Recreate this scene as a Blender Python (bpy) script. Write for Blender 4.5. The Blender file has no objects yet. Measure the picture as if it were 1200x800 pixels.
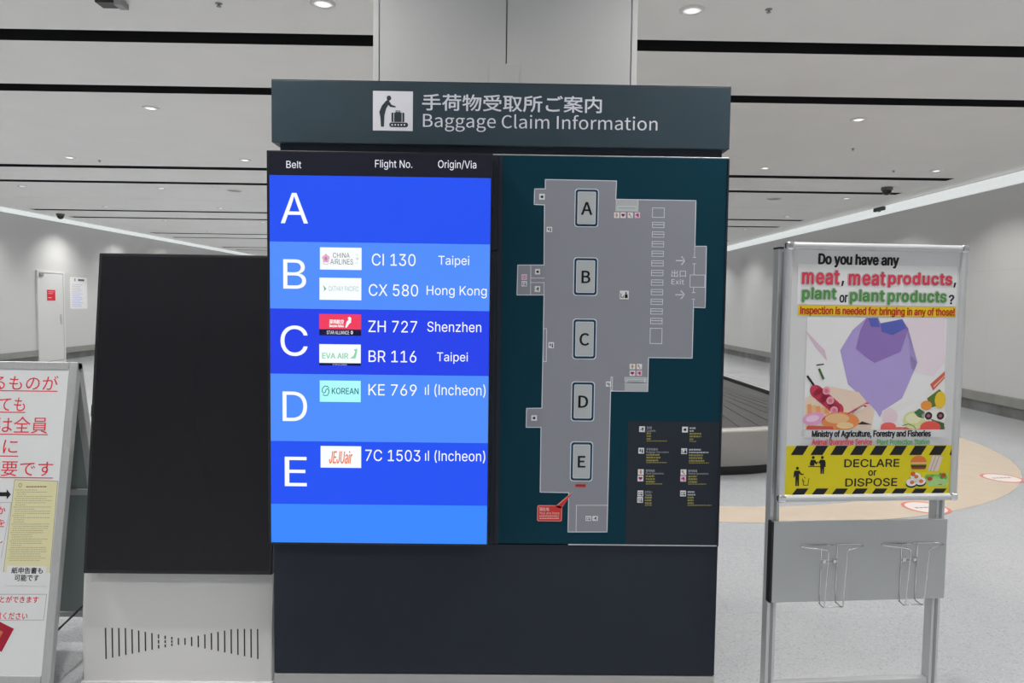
import bpy, bmesh, math, random
from mathutils import Vector, Matrix
random.seed(7)
S = bpy.context.scene
COL = S.collection
PI = math.pi

# ------------------------------------------------------------------ camera, world, exposure
CAM_H, FPX, TILT, ROLL, YAW = 1.5, 832.6, 0.05386, 0.01307, 0.01155
_f = Vector((math.sin(YAW)*math.cos(TILT), math.cos(YAW)*math.cos(TILT), -math.sin(TILT)))
_r = Vector((math.cos(YAW), -math.sin(YAW), 0))
_u = _r.cross(_f)
CR = math.cos(ROLL)*_r + math.sin(ROLL)*_u
CU = -math.sin(ROLL)*_r + math.cos(ROLL)*_u
CW = _f
CAM = Vector((0, 0, CAM_H))
cam = bpy.data.cameras.new('camera')
cam.sensor_width = 36.0
cam.lens = FPX/1200*36.0
cam.clip_start, cam.clip_end = 0.05, 200
cam_ob = bpy.data.objects.new('camera', cam)
COL.objects.link(cam_ob)
cam_ob.matrix_world = Matrix(((CR.x, CU.x, -CW.x, 0), (CR.y, CU.y, -CW.y, 0), (CR.z, CU.z, -CW.z, CAM_H), (0, 0, 0, 1)))
S.camera = cam_ob
S.view_settings.view_transform = 'Standard'
S.view_settings.look = 'None'
S.view_settings.gamma = 1
S.view_settings.use_curve_mapping = False
S.view_settings.exposure = 0.0
w = bpy.data.worlds.new('world')
S.world = w
w.use_nodes = True
w.node_tree.nodes['Background'].inputs[0].default_value = (0.8, 0.85, 0.9, 1)
w.node_tree.nodes['Background'].inputs[1].default_value = 0.0

LAMP_W = 20.0          # watts of each ceiling downlight
LAMP_COL = (1.0, 0.985, 0.955)
BAR_E = 0.58            # emission of the long cove lights
WASH_W = (130.0, 2.0)         # wall washers: bare spots set off each wall for its scallops of light

# ------------------------------------------------------------------ helpers
def lin(c):
    return tuple(((v/255)/12.92 if v/255 <= 0.04045 else ((v/255+0.055)/1.055)**2.4) for v in c)

def mat(name, base, rough=0.5, metal=0.0, spec=0.5, emit=None, estr=1.0, coat=0.0):
    m = bpy.data.materials.new(name)
    m.use_nodes = True
    p = m.node_tree.nodes['Principled BSDF']
    p.inputs['Base Color'].default_value = (*base[:3], 1)
    p.inputs['Roughness'].default_value = rough
    p.inputs['Metallic'].default_value = metal
    p.inputs['Specular IOR Level'].default_value = spec
    if coat:
        p.inputs['Coat Weight'].default_value = coat
        p.inputs['Coat Roughness'].default_value = 0.15
    if emit is not None:
        p.inputs['Emission Color'].default_value = (*emit[:3], 1)
        p.inputs['Emission Strength'].default_value = estr
    return m

_ink = {}
def ink(r, g, b, rough=0.55, gain=1.22):
    """printed colour"""
    k = ('p', r, g, b, rough, gain)
    if k not in _ink:
        _ink[k] = mat('ink_%02x%02x%02x' % (r, g, b), tuple(min(0.86, v*gain) for v in lin((r, g, b))), rough, spec=0.3)
    return _ink[k]

def led(r, g, b):
    """lit screen colour"""
    k = ('e', r, g, b)
    if k not in _ink:
        _ink[k] = mat('screen_%02x%02x%02x' % (r, g, b), (0.004, 0.004, 0.005), 0.35, spec=0.2, emit=lin((r, g, b)), estr=1.0)
    return _ink[k]

def noise_mat(name, c0, c1, scale, rough=0.5, metal=0.0, detail=4, spec=0.5, bump=0.0, lo=0.35, hi=0.65):
    m = mat(name, c0, rough, metal, spec)
    nt = m.node_tree
    p = nt.nodes['Principled BSDF']
    tc = nt.nodes.new('ShaderNodeTexCoord')
    nz = nt.nodes.new('ShaderNodeTexNoise')
    nz.inputs['Scale'].default_value = scale
    nz.inputs['Detail'].default_value = detail
    rp = nt.nodes.new('ShaderNodeValToRGB')
    rp.color_ramp.elements[0].position = lo
    rp.color_ramp.elements[1].position = hi
    rp.color_ramp.elements[0].color = (*c0, 1)
    rp.color_ramp.elements[1].color = (*c1, 1)
    nt.links.new(tc.outputs['Object'], nz.inputs['Vector'])
    nt.links.new(nz.outputs['Fac'], rp.inputs['Fac'])
    nt.links.new(rp.outputs['Color'], p.inputs['Base Color'])
    if bump:
        b = nt.nodes.new('ShaderNodeBump')
        b.inputs['Strength'].default_value = bump
        b.inputs['Distance'].default_value = 0.002
        nt.links.new(nz.outputs['Fac'], b.inputs['Height'])
        nt.links.new(b.outputs['Normal'], p.inputs['Normal'])
    return m

def brushed_mat(name, base, rough, axis=0, metal=1.0):
    """brushed metal: noise stretched along one axis"""
    m = noise_mat(name, tuple(v*0.94 for v in base), base, 1.0, rough, metal, detail=6)
    nt = m.node_tree
    mp = nt.nodes.new('ShaderNodeMapping')
    sc = [160, 160, 160]
    sc[axis] = 3
    mp.inputs['Scale'].default_value = sc
    tc = [n for n in nt.nodes if n.type == 'TEX_COORD'][0]
    nz = [n for n in nt.nodes if n.type == 'TEX_NOISE'][0]
    nt.links.new(tc.outputs['Object'], mp.inputs['Vector'])
    nt.links.new(mp.outputs['Vector'], nz.inputs['Vector'])
    return m

class MB:
    """collects shapes and links them as ONE mesh object"""
    def __init__(s):
        s.bm = bmesh.new()
        s.mats = []
    def mi(s, m):
        if m not in s.mats:
            s.mats.append(m)
        return s.mats.index(m)
    def hull(s, verts, faces, m, bev=0.0, seg=2, smooth=False):
        n0 = len(s.bm.faces)
        vs = [s.bm.verts.new(v) for v in verts]
        fs = []
        for f in faces:
            fc = s.bm.faces.new([vs[i] for i in f])
            fc.material_index = s.mi(m)
            fc.smooth = smooth
            fs.append(fc)
        if bev:
            es = list({e for f in fs for e in f.edges})
            r = bmesh.ops.bevel(s.bm, geom=es, offset=bev, segments=seg, affect='EDGES', profile=0.5)
            for f in r['faces']:
                f.material_index = s.mi(m)
        return s
    def box(s, x0, x1, y0, y1, z0, z1, m, bev=0.0, seg=2):
        v = [(x0, y0, z0), (x1, y0, z0), (x1, y1, z0), (x0, y1, z0), (x0, y0, z1), (x1, y0, z1), (x1, y1, z1), (x0, y1, z1)]
        return s.hull(v, [(0, 3, 2, 1), (4, 5, 6, 7), (0, 1, 5, 4), (1, 2, 6, 5), (2, 3, 7, 6), (3, 0, 4, 7)], m, bev, seg)
    def obox(s, O, u, v, n, u0, u1, v0, v1, n0, n1, m, bev=0.0):
        """box in a tilted frame"""
        P = lambda a, b, c: O + u*a + v*b + n*c
        vs = [P(u0, v0, n0), P(u1, v0, n0), P(u1, v1, n0), P(u0, v1, n0), P(u0, v0, n1), P(u1, v0, n1), P(u1, v1, n1), P(u0, v1, n1)]
        return s.hull(vs, [(0, 3, 2, 1), (4, 5, 6, 7), (0, 1, 5, 4), (1, 2, 6, 5), (2, 3, 7, 6), (3, 0, 4, 7)], m, bev)
    def tube(s, pts, r, m, seg=10, closed=False):
        pts = [Vector(p) for p in pts]
        n = len(pts)
        rings = []
        for i, p in enumerate(pts):
            a = pts[(i-1) % n] if (closed or i > 0) else pts[i]
            b = pts[(i+1) % n] if (closed or i < n-1) else pts[i]
            t = (b-a).normalized()
            h = Vector((0, 0, 1)) if abs(t.z) < 0.9 else Vector((0, 1, 0))
            e1 = t.cross(h).normalized()
            e2 = t.cross(e1).normalized()
            rr = r[i] if isinstance(r, (list, tuple)) else r
            rings.append([s.bm.verts.new(p + e1*math.cos(2*PI*k/seg)*rr + e2*math.sin(2*PI*k/seg)*rr) for k in range(seg)])
        m_ = s.mi(m)
        for i in range(n if closed else n-1):
            A, B = rings[i], rings[(i+1) % n]
            for k in range(seg):
                f = s.bm.faces.new([A[k], A[(k+1) % seg], B[(k+1) % seg], B[k]])
                f.material_index = m_
                f.smooth = True
        if not closed:
            for rg in (rings[0], list(reversed(rings[-1]))):
                f = s.bm.faces.new(rg)
                f.material_index = m_
        return s
    def lathe(s, prof, m, c=(0, 0, 0), seg=28, smooth=True):
        """prof: list of (r, z); closed to the axis where r==0"""
        c = Vector(c)
        m_ = s.mi(m)
        rings = []
        for r, z in prof:
            if r < 1e-6:
                rings.append([s.bm.verts.new(c + Vector((0, 0, z)))])
            else:
                rings.append([s.bm.verts.new(c + Vector((r*math.cos(2*PI*k/seg), r*math.sin(2*PI*k/seg), z))) for k in range(seg)])
        for A, B in zip(rings, rings[1:]):
            for k in range(seg):
                a0, a1 = A[k % len(A)], A[(k+1) % len(A)]
                b0, b1 = B[k % len(B)], B[(k+1) % len(B)]
                q = []
                for v in (a0, a1, b1, b0):
                    if v not in q:
                        q.append(v)
                if len(q) > 2:
                    f = s.bm.faces.new(q)
                    f.material_index = m_
                    f.smooth = smooth
        return s
    def build(s, name, parent=None, label=None, recalc=True):
        if recalc:
            bmesh.ops.recalc_face_normals(s.bm, faces=s.bm.faces[:])
        me = bpy.data.meshes.new(name)
        s.bm.to_mesh(me)
        s.bm.free()
        for m in s.mats:
            me.materials.append(m)
        o = bpy.data.objects.new(name, me)
        COL.objects.link(o)
        if parent is not None:
            o.parent = parent
        if label:
            o['label'] = label
        return o

def thing(name, label, cat, loc=(0, 0, 0), rotz=0.0, group=None):
    o = bpy.data.objects.new(name, None)
    o.empty_display_size = 0.1
    COL.objects.link(o)
    o.location = loc
    o.rotation_euler = (0, 0, rotz)
    return tag(o, label, cat, group)

def tag(o, label, cat, group=None):
    o['label'] = label
    o['category'] = cat
    if group:
        o['group'] = group
    return o

def struct(o):
    o['kind'] = 'structure'
    return o

def root_mat(loc, rotz=0.0):
    return Matrix.Translation(Vector(loc)) @ Matrix.Rotation(rotz, 4, 'Z')

_tc = bpy.data.curves.new('lettering_source', 'FONT')
_tc.resolution_u = 3
_to = bpy.data.objects.new('lettering_source', _tc)
COL.objects.link(_to)
_cache = {}
# letter outlines: character, advance, then closed contours (thousandths of an em)
OUTLINES = r"""
@S
!196|67 160 63 509 132 509 128 160|98 -4 86 -3 75 1 66 9 58 18 54 29 52 41 54 53 58 64 66 73 75 80 86 85 98 86 110 85 121 80 130 73 138 64 142 53 143 41 142 29 138 18 130 9 121 1 110 -3
(273|89 207 90 244 94 283 101 324 109 364 119 403 132 441 145 477 160 510 177 539 236 539 191 428 161 313 156 276 152 241 151 207 160 115 188 16 236 -96 177 -96 150 -46 128 4 111 55 99 106 92 156
)273|37 -96 86 18 113 116 122 207 121 241 117 276 112 313 82 428 37 539 97 539 113 510 128 477 142 441 154 403 164 364 173 323 179 283 183 244 184 207 182 156 174 104 161 53 144 3 123 -47 97 -96
,188|38 -119 68 71 137 71 84 -119
.188|95 -4 83 -3 73 1 63 9 55 18 51 29 50 41 51 53 55 64 63 73 73 81 83 85 95 87 107 85 118 81 128 73 135 64 140 53 141 41 140 29 135 18 128 9 118 1 107 -3
/249|235 533 71 -76 14 -76 178 533
0453|227 -7 191 -3 158 7 130 24 105 48 85 77 69 113 57 155 50 202 48 254 50 306 57 353 69 395 85 431 106 461 130 484 159 502 191 512 227 516 262 512 295 502 323 484 348 461 368 431 384 395 396 353 403 306 405 254 403 202 396 155 384 113 368 77 348 48 323 24 295 7 263 -3|227 50 250 52 271 60 290 74 306 92 320 116 330 144 338 176 342 213 344 254 342 295 338 332 330 365 320 393 306 416 290 435 271 449 250 457 227 460 203 457 182 449 163 435 147 416 134 393 123 365 115 332 111 295 109 254 111 213 115 176 123 144 134 116 147 92 163 74 182 60 203 52
1453|76 0 76 55 391 55 391 0|276 509 276 0 212 0 212 448 209 448 86 358 86 427 198 509
2453|64 0 64 47 234 229 282 282 311 327 316 341 319 356 320 371 319 389 315 405 308 419 298 431 287 441 273 449 258 455 241 458 224 460 205 458 188 454 172 447 159 438 148 427 139 413 132 398 128 381 127 362 66 362 68 391 75 418 86 442 102 464 121 482 143 496 168 507 196 513 225 516 254 513 281 507 306 497 328 482 346 465 361 445 372 423 379 398 381 372 380 354 377 336 371 318 363 299 351 280 336 259 267 180 153 60 153 57 389 57 389 0
3453|218 -7 188 -5 159 1 133 10 108 22 88 38 70 57 57 79 48 104 44 132 109 132 112 115 118 100 126 87 137 76 150 66 165 59 182 54 200 51 219 50 239 51 258 55 275 61 291 69 304 80 315 93 323 108 328 125 329 145 328 163 323 180 316 196 306 211 292 223 275 234 254 241 229 246 201 248 157 248 157 299 288 448 288 452 70 452 70 509 372 509 372 461 211 278 211 289 247 290 279 286 308 276 333 262 354 244 371 222 383 198 391 173 393 145 390 116 383 90 370 66 354 45 333 27 309 12 281 2 251 -5
5453|221 -7 192 -5 165 1 140 11 118 25 99 41 83 60 71 82 63 105 60 130 122 130 125 115 130 102 138 89 148 78 160 68 173 60 188 54 204 51 221 50 241 51 259 56 276 64 291 75 304 89 314 104 322 122 326 141 328 162 326 183 321 203 314 221 303 237 290 251 275 262 257 270 238 275 218 277 167 268 152 262 139 255 128 246 67 253 96 509 366 509 366 452 151 452 134 301 136 301 148 311 162 318 178 325 194 330 212 333 229 334 252 332 274 328 294 321 313 311 330 299 345 285 358 269 370 251 379 231 386 210 390 187 391 163 388 132 381 102 369 76 352 52 332 32 309 15 282 3 253 -4
6453|226 -7 196 -4 168 3 142 15 119 31 100 51 84 74 73 101 66 130 64 162 65 187 71 212 80 239 93 268 112 302 137 340 252 509 322 509 151 261 145 261 165 288 196 307 235 314 265 312 291 305 316 295 337 280 355 262 370 240 380 215 387 187 389 157 387 127 379 98 368 73 352 50 333 30 310 14 284 3 257 -4|226 48 245 50 263 55 279 63 293 73 304 86 314 101 322 119 326 137 327 157 326 178 322 196 314 213 304 228 293 241 279 251 263 259 245 264 226 265 207 264 190 259 174 252 160 241 148 229 138 214 131 197 126 179 125 158 126 138 131 119 138 102 148 86 160 73 174 63 190 55 207 50
7453|97 0 323 448 323 452 62 452 62 509 391 509 391 449 165 0
8453|226 -7 193 -5 163 1 136 11 111 25 91 42 74 62 62 84 54 109 52 135 53 156 58 176 65 195 75 212 87 228 101 241 117 252 134 260 153 265 153 267 129 276 109 289 93 308 80 330 73 354 70 380 73 405 79 429 90 450 106 469 124 485 146 498 170 508 197 514 226 516 255 514 282 508 306 498 328 485 346 469 361 450 373 429 379 405 382 380 379 354 372 330 359 308 343 289 323 276 300 267 300 265 319 260 335 252 351 241 365 228 377 212 387 195 395 176 399 156 401 135 398 109 391 84 378 62 362 42 341 25 317 11 289 1 259 -5|226 49 248 50 267 54 285 60 300 69 313 79 323 91 331 106 335 121 337 139 335 157 330 173 322 189 312 202 298 213 283 223 265 230 247 234 226 235 206 234 187 230 169 223 154 213 140 202 130 189 122 173 117 157 115 139 117 121 121 106 129 91 139 79 152 69 167 60 185 54 205 50|226 290 244 291 260 294 274 300 287 308 298 318 307 330 314 344 318 359 319 376 318 392 314 407 308 420 299 432 288 442 275 449 260 455 244 459 226 460 208 459 192 455 177 449 164 442 153 432 145 420 138 407 134 392 133 376 134 359 138 344 145 330 154 318 165 308 178 300 193 294 209 291
9453|226 516 256 513 285 506 310 494 333 478 352 458 368 434 380 408 387 378 389 347 387 322 382 296 373 270 359 240 340 207 315 168 200 0 130 0 301 248 307 248 287 221 257 202 218 195 188 197 161 203 137 214 116 229 98 247 83 269 72 294 66 321 64 352 66 382 73 411 85 436 101 459 120 479 143 494 168 506 196 513|226 460 207 459 190 454 174 446 160 435 148 423 138 407 131 390 127 372 125 352 127 331 131 313 138 295 148 280 160 268 174 257 190 250 207 245 226 243 245 245 263 249 279 257 293 267 305 280 314 295 322 312 326 330 327 350 326 371 322 390 314 407 305 422 293 435 279 446 263 454 245 459
?358|132 152 132 159 133 187 136 211 141 230 148 245 157 258 168 269 209 298 223 309 236 321 247 334 255 349 260 365 262 384 260 399 257 413 250 425 242 436 232 445 220 452 207 457 193 461 178 462 163 461 150 458 137 453 125 446 115 437 106 425 99 412 94 396 92 378 27 378 30 406 38 430 49 452 64 471 82 487 103 499 126 508 151 514 178 516 206 514 232 508 255 498 275 486 292 470 306 451 316 430 322 407 324 382 322 356 316 332 306 311 292 292 275 276 254 261 219 235 200 205 194 158 194 152|164 -4 152 -3 141 1 131 9 124 18 120 29 118 41 120 53 124 64 131 73 141 80 152 85 164 86 176 85 186 80 196 73 203 64 208 53 209 41 208 29 203 18 196 9 186 1 176 -3
A480|16 0 201 509 276 509 463 0 395 0 287 302 264 372 238 456 213 371 191 302 85 0|110 142 110 199 370 199 370 142
B456|60 0 60 509 241 509 274 507 304 501 329 491 350 477 367 461 381 442 390 421 396 398 398 374 397 353 393 336 387 320 378 307 368 295 356 286 315 267 315 262 331 260 347 254 363 245 378 234 391 220 402 203 411 184 416 161 418 136 416 111 410 88 400 67 386 48 368 31 344 18 317 8 284 2 247 0|125 57 245 57 281 60 309 67 330 80 344 96 353 115 355 137 354 153 350 169 342 184 333 197 320 209 306 218 289 225 269 229 248 231 125 231|125 285 238 285 256 287 273 290 288 296 302 304 314 314 323 326 330 340 335 355 336 372 333 393 326 412 313 429 294 442 270 449 240 452 125 452
C510|267 -7 225 -3 186 7 150 25 119 49 92 79 70 115 53 157 44 203 40 254 44 305 53 352 70 393 92 429 119 459 150 484 186 501 225 512 267 516 293 514 317 511 340 504 362 496 383 485 402 471 419 456 435 438 448 418 459 397 467 373 473 348 408 348 404 365 397 380 389 395 357 428 315 449 267 456 237 453 209 445 184 432 161 414 141 391 125 364 113 332 106 295 103 254 106 213 113 177 125 145 141 117 161 94 184 76 210 63 237 56 267 53 315 60 357 81 389 114 408 160 473 160 467 135 459 112 448 91 435 71 420 53 402 38 383 24 363 13 341 5 317 -2 293 -6
D502|219 0 96 0 96 57 215 57 254 60 288 68 318 81 343 99 363 122 379 149 390 181 397 216 399 255 397 294 390 329 379 361 364 388 344 410 320 428 291 441 258 449 221 452 93 452 93 509 225 509 273 505 315 495 353 478 385 455 412 426 433 391 449 351 458 306 462 255 458 205 449 159 433 119 411 83 384 54 351 31 312 14 268 3|125 509 125 0 60 0 60 509
E419|60 0 60 509 372 509 372 452 125 452 125 286 355 286 355 229 125 229 125 57 375 57 375 0
F410|60 0 60 509 369 509 369 452 125 452 125 278 346 278 346 221 125 221 125 0
H517|60 0 60 509 125 509 125 289 392 289 392 509 457 509 457 0 392 0 392 232 125 232 125 0
I185|60 0 60 509 125 509 125 0
J396|185 -7 143 -2 106 11 75 33 52 63 38 100 33 145 33 173 98 173 98 145 100 117 108 93 122 74 139 61 160 53 185 50 209 53 230 61 248 74 261 93 269 117 272 145 272 509 336 509 336 145 332 100 318 63 294 33 263 11 227 -2
K467|104 145 104 216 139 261 174 303 212 344 364 509 448 509 231 276 228 276|60 0 60 509 125 509 125 334 124 225 125 193 125 0|372 0 188 259 228 309 449 0
L393|60 0 60 509 125 509 125 57 361 57 361 0
M628|60 0 60 509 152 509 277 187 287 159 299 123 311 84 322 49 307 49 318 83 330 121 342 158 352 187 476 509 568 509 568 0 504 0 504 291 504 327 505 369 506 413 507 457 513 457 498 409 482 363 467 322 456 291 342 0 286 0 170 291 159 321 145 361 129 408 112 457 119 457 120 416 121 372 122 328 122 291 122 0
N523|60 0 60 509 136 509 343 183 363 151 388 107 414 55 405 54 401 108 399 157 399 195 399 509 463 509 463 0 387 0 202 290 177 331 148 381 108 452 119 454 122 384 124 328 125 291 125 0
O533|267 -7 225 -3 186 7 150 25 119 49 92 79 70 115 53 157 44 203 40 254 44 305 53 352 70 393 92 429 119 459 150 484 186 501 225 512 267 516 309 512 348 501 384 484 415 459 442 429 464 393 480 352 490 305 493 254 490 203 480 157 464 115 442 79 415 49 384 25 348 7 309 -3|267 53 296 55 324 63 349 76 372 94 392 116 408 144 420 176 428 213 430 254 428 295 420 332 408 365 392 392 372 415 349 433 324 446 296 453 267 456 237 453 210 445 184 433 161 415 142 392 125 364 113 332 106 295 103 254 106 213 113 176 125 144 142 117 161 94 184 76 210 63 237 55
P445|60 0 60 509 235 509 272 506 305 499 332 487 356 471 375 452 390 430 400 404 407 377 409 348 407 318 400 291 390 265 375 243 356 223 332 207 305 195 272 188 235 186 125 186 125 0|125 242 233 242 257 244 279 248 297 256 312 266 324 279 333 294 339 310 343 328 344 348 343 367 339 385 333 402 324 416 312 428 297 439 279 446 257 451 232 452 125 452
Q533|245 159 313 159 369 85 384 65 468 -48 401 -48 346 27 331 46|267 -7 225 -3 186 7 150 25 119 49 92 79 70 115 53 157 44 203 40 254 44 305 53 352 70 393 92 429 119 459 150 484 186 501 225 512 267 516 309 512 348 501 384 484 415 459 442 429 464 393 480 352 490 305 493 254 490 203 480 157 464 115 442 79 415 49 384 25 348 7 309 -3|267 53 296 55 324 63 349 76 372 94 392 116 408 144 420 176 428 213 430 254 428 295 420 332 408 365 392 392 372 415 349 433 324 446 296 453 267 456 237 453 210 445 184 433 161 415 142 392 125 364 113 332 106 295 103 254 106 213 113 176 125 144 142 117 161 94 184 76 210 63 237 55
R449|60 0 60 509 236 509 273 506 305 500 333 489 356 473 376 455 390 433 401 408 407 381 409 352 407 323 401 296 390 271 376 250 356 232 333 217 305 206 273 200 236 198 125 198 125 0|125 255 234 255 258 256 280 260 298 267 313 276 325 287 334 300 340 316 344 333 345 352 344 371 340 389 334 405 325 419 313 430 298 440 279 446 258 451 233 452 125 452|353 0 230 229 303 229 428 0
S447|224 -9 188 -7 156 -1 128 9 102 23 81 40 64 60 51 83 42 109 38 137 104 137 108 118 114 102 123 88 136 76 150 66 166 59 185 53 204 50 224 49 246 50 267 54 286 60 303 69 317 79 329 92 338 106 344 122 346 139 344 154 340 168 332 179 322 189 310 197 296 205 245 222 184 239 145 253 112 269 86 289 67 313 56 341 52 372 54 400 62 425 75 448 92 468 113 484 138 498 165 508 195 514 227 516 259 514 289 508 316 498 340 484 360 468 377 449 390 427 398 403 401 378 337 378 332 402 320 421 302 437 280 449 254 456 225 459 204 457 185 454 167 448 152 440 139 430 129 418 121 405 117 391 115 376 117 359 122 345 131 334 142 324 155 315 169 308 212 293 264 279 312 264 359 238 372 226 384 213 395 198 402 180 407 161 408 139 406 112 399 87 386 64 370 43 349 25 323 11 294 0 261 -7
T449|32 452 32 509 417 509 417 452 257 452 257 0 193 0 193 452
U517|259 -8 220 -6 186 2 154 15 126 33 103 55 85 80 71 108 63 140 60 173 60 509 124 509 124 178 126 155 132 133 141 113 153 95 169 80 187 68 208 59 232 53 259 52 285 53 309 59 331 68 349 80 364 95 377 113 385 133 391 155 393 178 393 509 457 509 457 173 454 140 446 108 433 80 414 55 391 33 363 15 332 2 297 -6
V480|204 0 16 509 84 509 192 206 215 137 248 31 235 31 267 138 290 206 395 509 463 509 278 0
X474|18 0 217 284 217 236 29 509 104 509 178 400 204 361 223 329 243 292 232 292 252 329 272 361 298 400 374 509 446 509 259 239 259 287 456 0 382 0 292 129 268 165 250 195 230 231 244 231 225 196 206 166 182 129 91 0
Y472|203 0 203 208 16 509 91 509 192 344 222 292 250 230 224 230 251 293 280 344 381 509 455 509 268 208 268 0
Z438|42 0 42 46 273 385 306 431 341 476 348 454 285 452 223 452 40 452 40 509 397 509 397 462 169 129 134 81 97 33 90 54 152 57 214 57 399 57 399 0
a389|160 -9 137 -7 115 -3 94 5 76 15 60 29 48 45 38 63 32 84 30 108 32 128 36 146 43 161 53 174 64 184 78 193 125 211 178 220 234 227 265 235 271 240 274 246 276 255 276 257 275 272 272 285 267 297 260 307 251 315 240 322 227 327 212 330 196 331 178 330 163 327 149 322 118 301 100 274 41 291 51 313 64 331 79 346 95 358 114 368 133 375 153 380 173 383 194 384 239 379 286 360 300 350 312 336 322 320 330 301 335 278 337 251 337 0 277 0 277 52 272 52 252 25 215 1 199 -4 181 -7|170 45 192 47 211 51 228 59 242 68 254 80 263 93 270 108 274 122 276 138 276 190 259 182 231 176 200 171 175 168 134 159 122 153 112 147 103 139 97 130 93 118 92 105 93 93 96 82 102 72 109 64 119 57 130 52
b424|229 -8 208 -7 189 -3 172 4 138 31 118 59 112 59 112 0 53 0 53 509 114 509 114 319 118 319 137 346 171 373 188 379 207 383 229 384 259 382 287 374 313 361 335 342 354 320 370 293 381 261 388 227 390 189 388 151 381 116 370 84 355 57 336 34 313 16 288 3 260 -6|220 47 242 49 262 55 279 66 294 80 306 97 316 117 323 139 327 163 328 189 327 215 323 239 316 261 307 281 295 298 280 311 262 322 243 328 220 330 198 328 178 322 161 312 147 299 134 282 125 263 118 241 114 216 113 189 114 162 118 138 125 115 135 95 147 78 162 65 179 55 198 49
c396|207 -8 174 -5 144 3 117 16 93 35 72 58 56 85 44 116 37 150 34 187 37 225 44 260 56 291 72 318 93 341 117 360 144 374 174 382 207 384 260 377 305 356 340 322 362 277 303 262 290 289 270 311 242 325 207 330 184 328 163 321 145 310 130 296 118 278 108 258 102 236 98 212 96 187 98 163 102 139 108 117 118 97 130 80 145 66 163 55 184 49 207 46 243 52 271 66 292 89 304 117 363 102 357 86 350 70 341 56 306 21 261 -1
d424|195 -8 165 -6 137 3 111 16 89 34 70 57 55 84 43 116 36 151 34 189 36 227 43 261 55 293 70 320 89 342 112 361 137 374 165 382 196 384 218 383 237 379 253 373 287 346 306 319 311 319 311 509 372 509 372 0 313 0 313 59 307 59 287 31 252 4 236 -3 217 -7|205 47 226 49 246 55 263 65 278 78 290 95 299 115 306 138 310 162 312 189 310 216 306 241 300 263 290 282 278 299 263 312 246 322 227 328 205 330 182 328 162 322 145 311 130 298 118 281 108 261 102 239 98 215 96 189 98 163 102 139 109 117 118 97 130 80 145 66 162 55 182 49
e404|212 -8 177 -5 145 3 117 16 92 35 72 58 56 85 44 116 37 150 34 187 36 224 44 258 55 290 71 317 91 340 115 359 142 373 172 382 205 384 226 383 246 380 266 374 285 366 303 355 319 341 334 324 347 305 357 282 365 256 370 227 371 194 371 169 98 169 98 221 338 221 310 222 308 226 304 248 298 269 288 286 277 301 263 314 246 323 227 328 205 330 183 328 164 323 146 313 131 301 119 286 109 270 102 251 97 231 96 211 96 178 98 151 102 127 110 106 121 88 135 73 151 61 169 53 190 48 212 46 254 53 285 73 306 105 365 91 358 72 348 55 335 39 320 26 302 14 283 4 261 -3 237 -7
f254|228 379 228 327 6 327 6 379|81 0 81 432 82 452 87 470 96 486 107 499 120 510 135 519 152 525 169 529 187 530 222 527 243 521 227 468 215 472 195 474 178 472 164 468 154 460 147 449 143 435 142 419 142 0
g425|207 -151 180 -149 156 -146 134 -140 114 -132 97 -122 82 -110 70 -97 59 -84 51 -69 101 -41 122 -66 154 -88 169 -93 187 -96 207 -97 236 -95 261 -87 282 -75 298 -58 308 -34 311 -6 311 68 306 68 287 41 252 16 236 10 217 6 195 5 165 7 138 14 113 27 90 43 71 65 55 90 43 120 36 154 34 191 36 229 43 263 55 293 71 320 90 342 112 361 138 374 166 382 196 384 218 383 237 379 253 373 288 346 308 319 313 319 313 379 372 379 372 -9 370 -40 363 -67 350 -90 334 -109 314 -124 291 -136 265 -144 237 -149|205 59 227 61 246 66 264 75 278 87 290 103 300 121 307 142 311 166 312 193 311 219 307 242 300 264 291 283 279 299 264 312 247 322 227 328 205 330 182 328 163 322 145 312 130 298 118 282 109 262 102 241 98 218 96 193 98 167 102 144 109 123 118 104 131 88 145 76 163 66 183 61
h410|114 227 114 0 53 0 53 509 114 509 114 287 102 287 116 319 132 344 152 362 175 374 200 382 227 384 252 383 275 377 295 369 313 356 328 340 341 321 350 298 355 271 357 240 357 0 296 0 296 235 293 263 286 286 273 304 256 318 235 326 210 329 192 328 176 324 161 317 147 308 136 297 126 283 119 266 115 248
i167|53 0 53 379 114 379 114 0|84 443 73 444 63 448 54 455 47 463 43 472 41 483 43 494 47 504 54 512 63 518 73 522 84 524 95 522 105 518 114 512 121 504 125 494 126 483 125 472 121 463 114 455 105 448 95 444
l165|53 0 53 509 114 509 114 0
m610|53 0 53 379 112 379 112 295 108 295 114 314 122 331 132 346 144 358 158 368 172 376 187 382 203 385 219 386 245 383 268 375 287 361 303 342 314 320 321 295 312 295 318 312 326 329 337 343 350 356 364 366 381 375 398 381 417 385 437 386 458 385 478 380 497 372 514 361 529 346 541 328 550 307 555 283 557 255 557 0 496 0 496 254 493 279 485 298 473 313 456 323 438 329 419 330 402 329 387 326 374 320 363 312 353 302 345 290 340 277 336 263 335 247 335 0 274 0 274 260 272 280 265 297 253 311 238 322 220 328 199 330 185 329 171 326 158 320 145 312 135 302 126 289 119 274 115 257 114 238 114 0
n410|114 227 114 0 53 0 53 379 112 379 112 287 102 287 116 319 132 344 152 362 175 374 200 382 227 384 252 383 275 377 295 369 313 356 328 340 341 321 350 298 355 271 357 240 357 0 296 0 296 235 293 263 286 286 273 304 256 318 235 326 210 329 192 328 176 324 161 317 147 308 136 297 126 283 119 266 115 248
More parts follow.
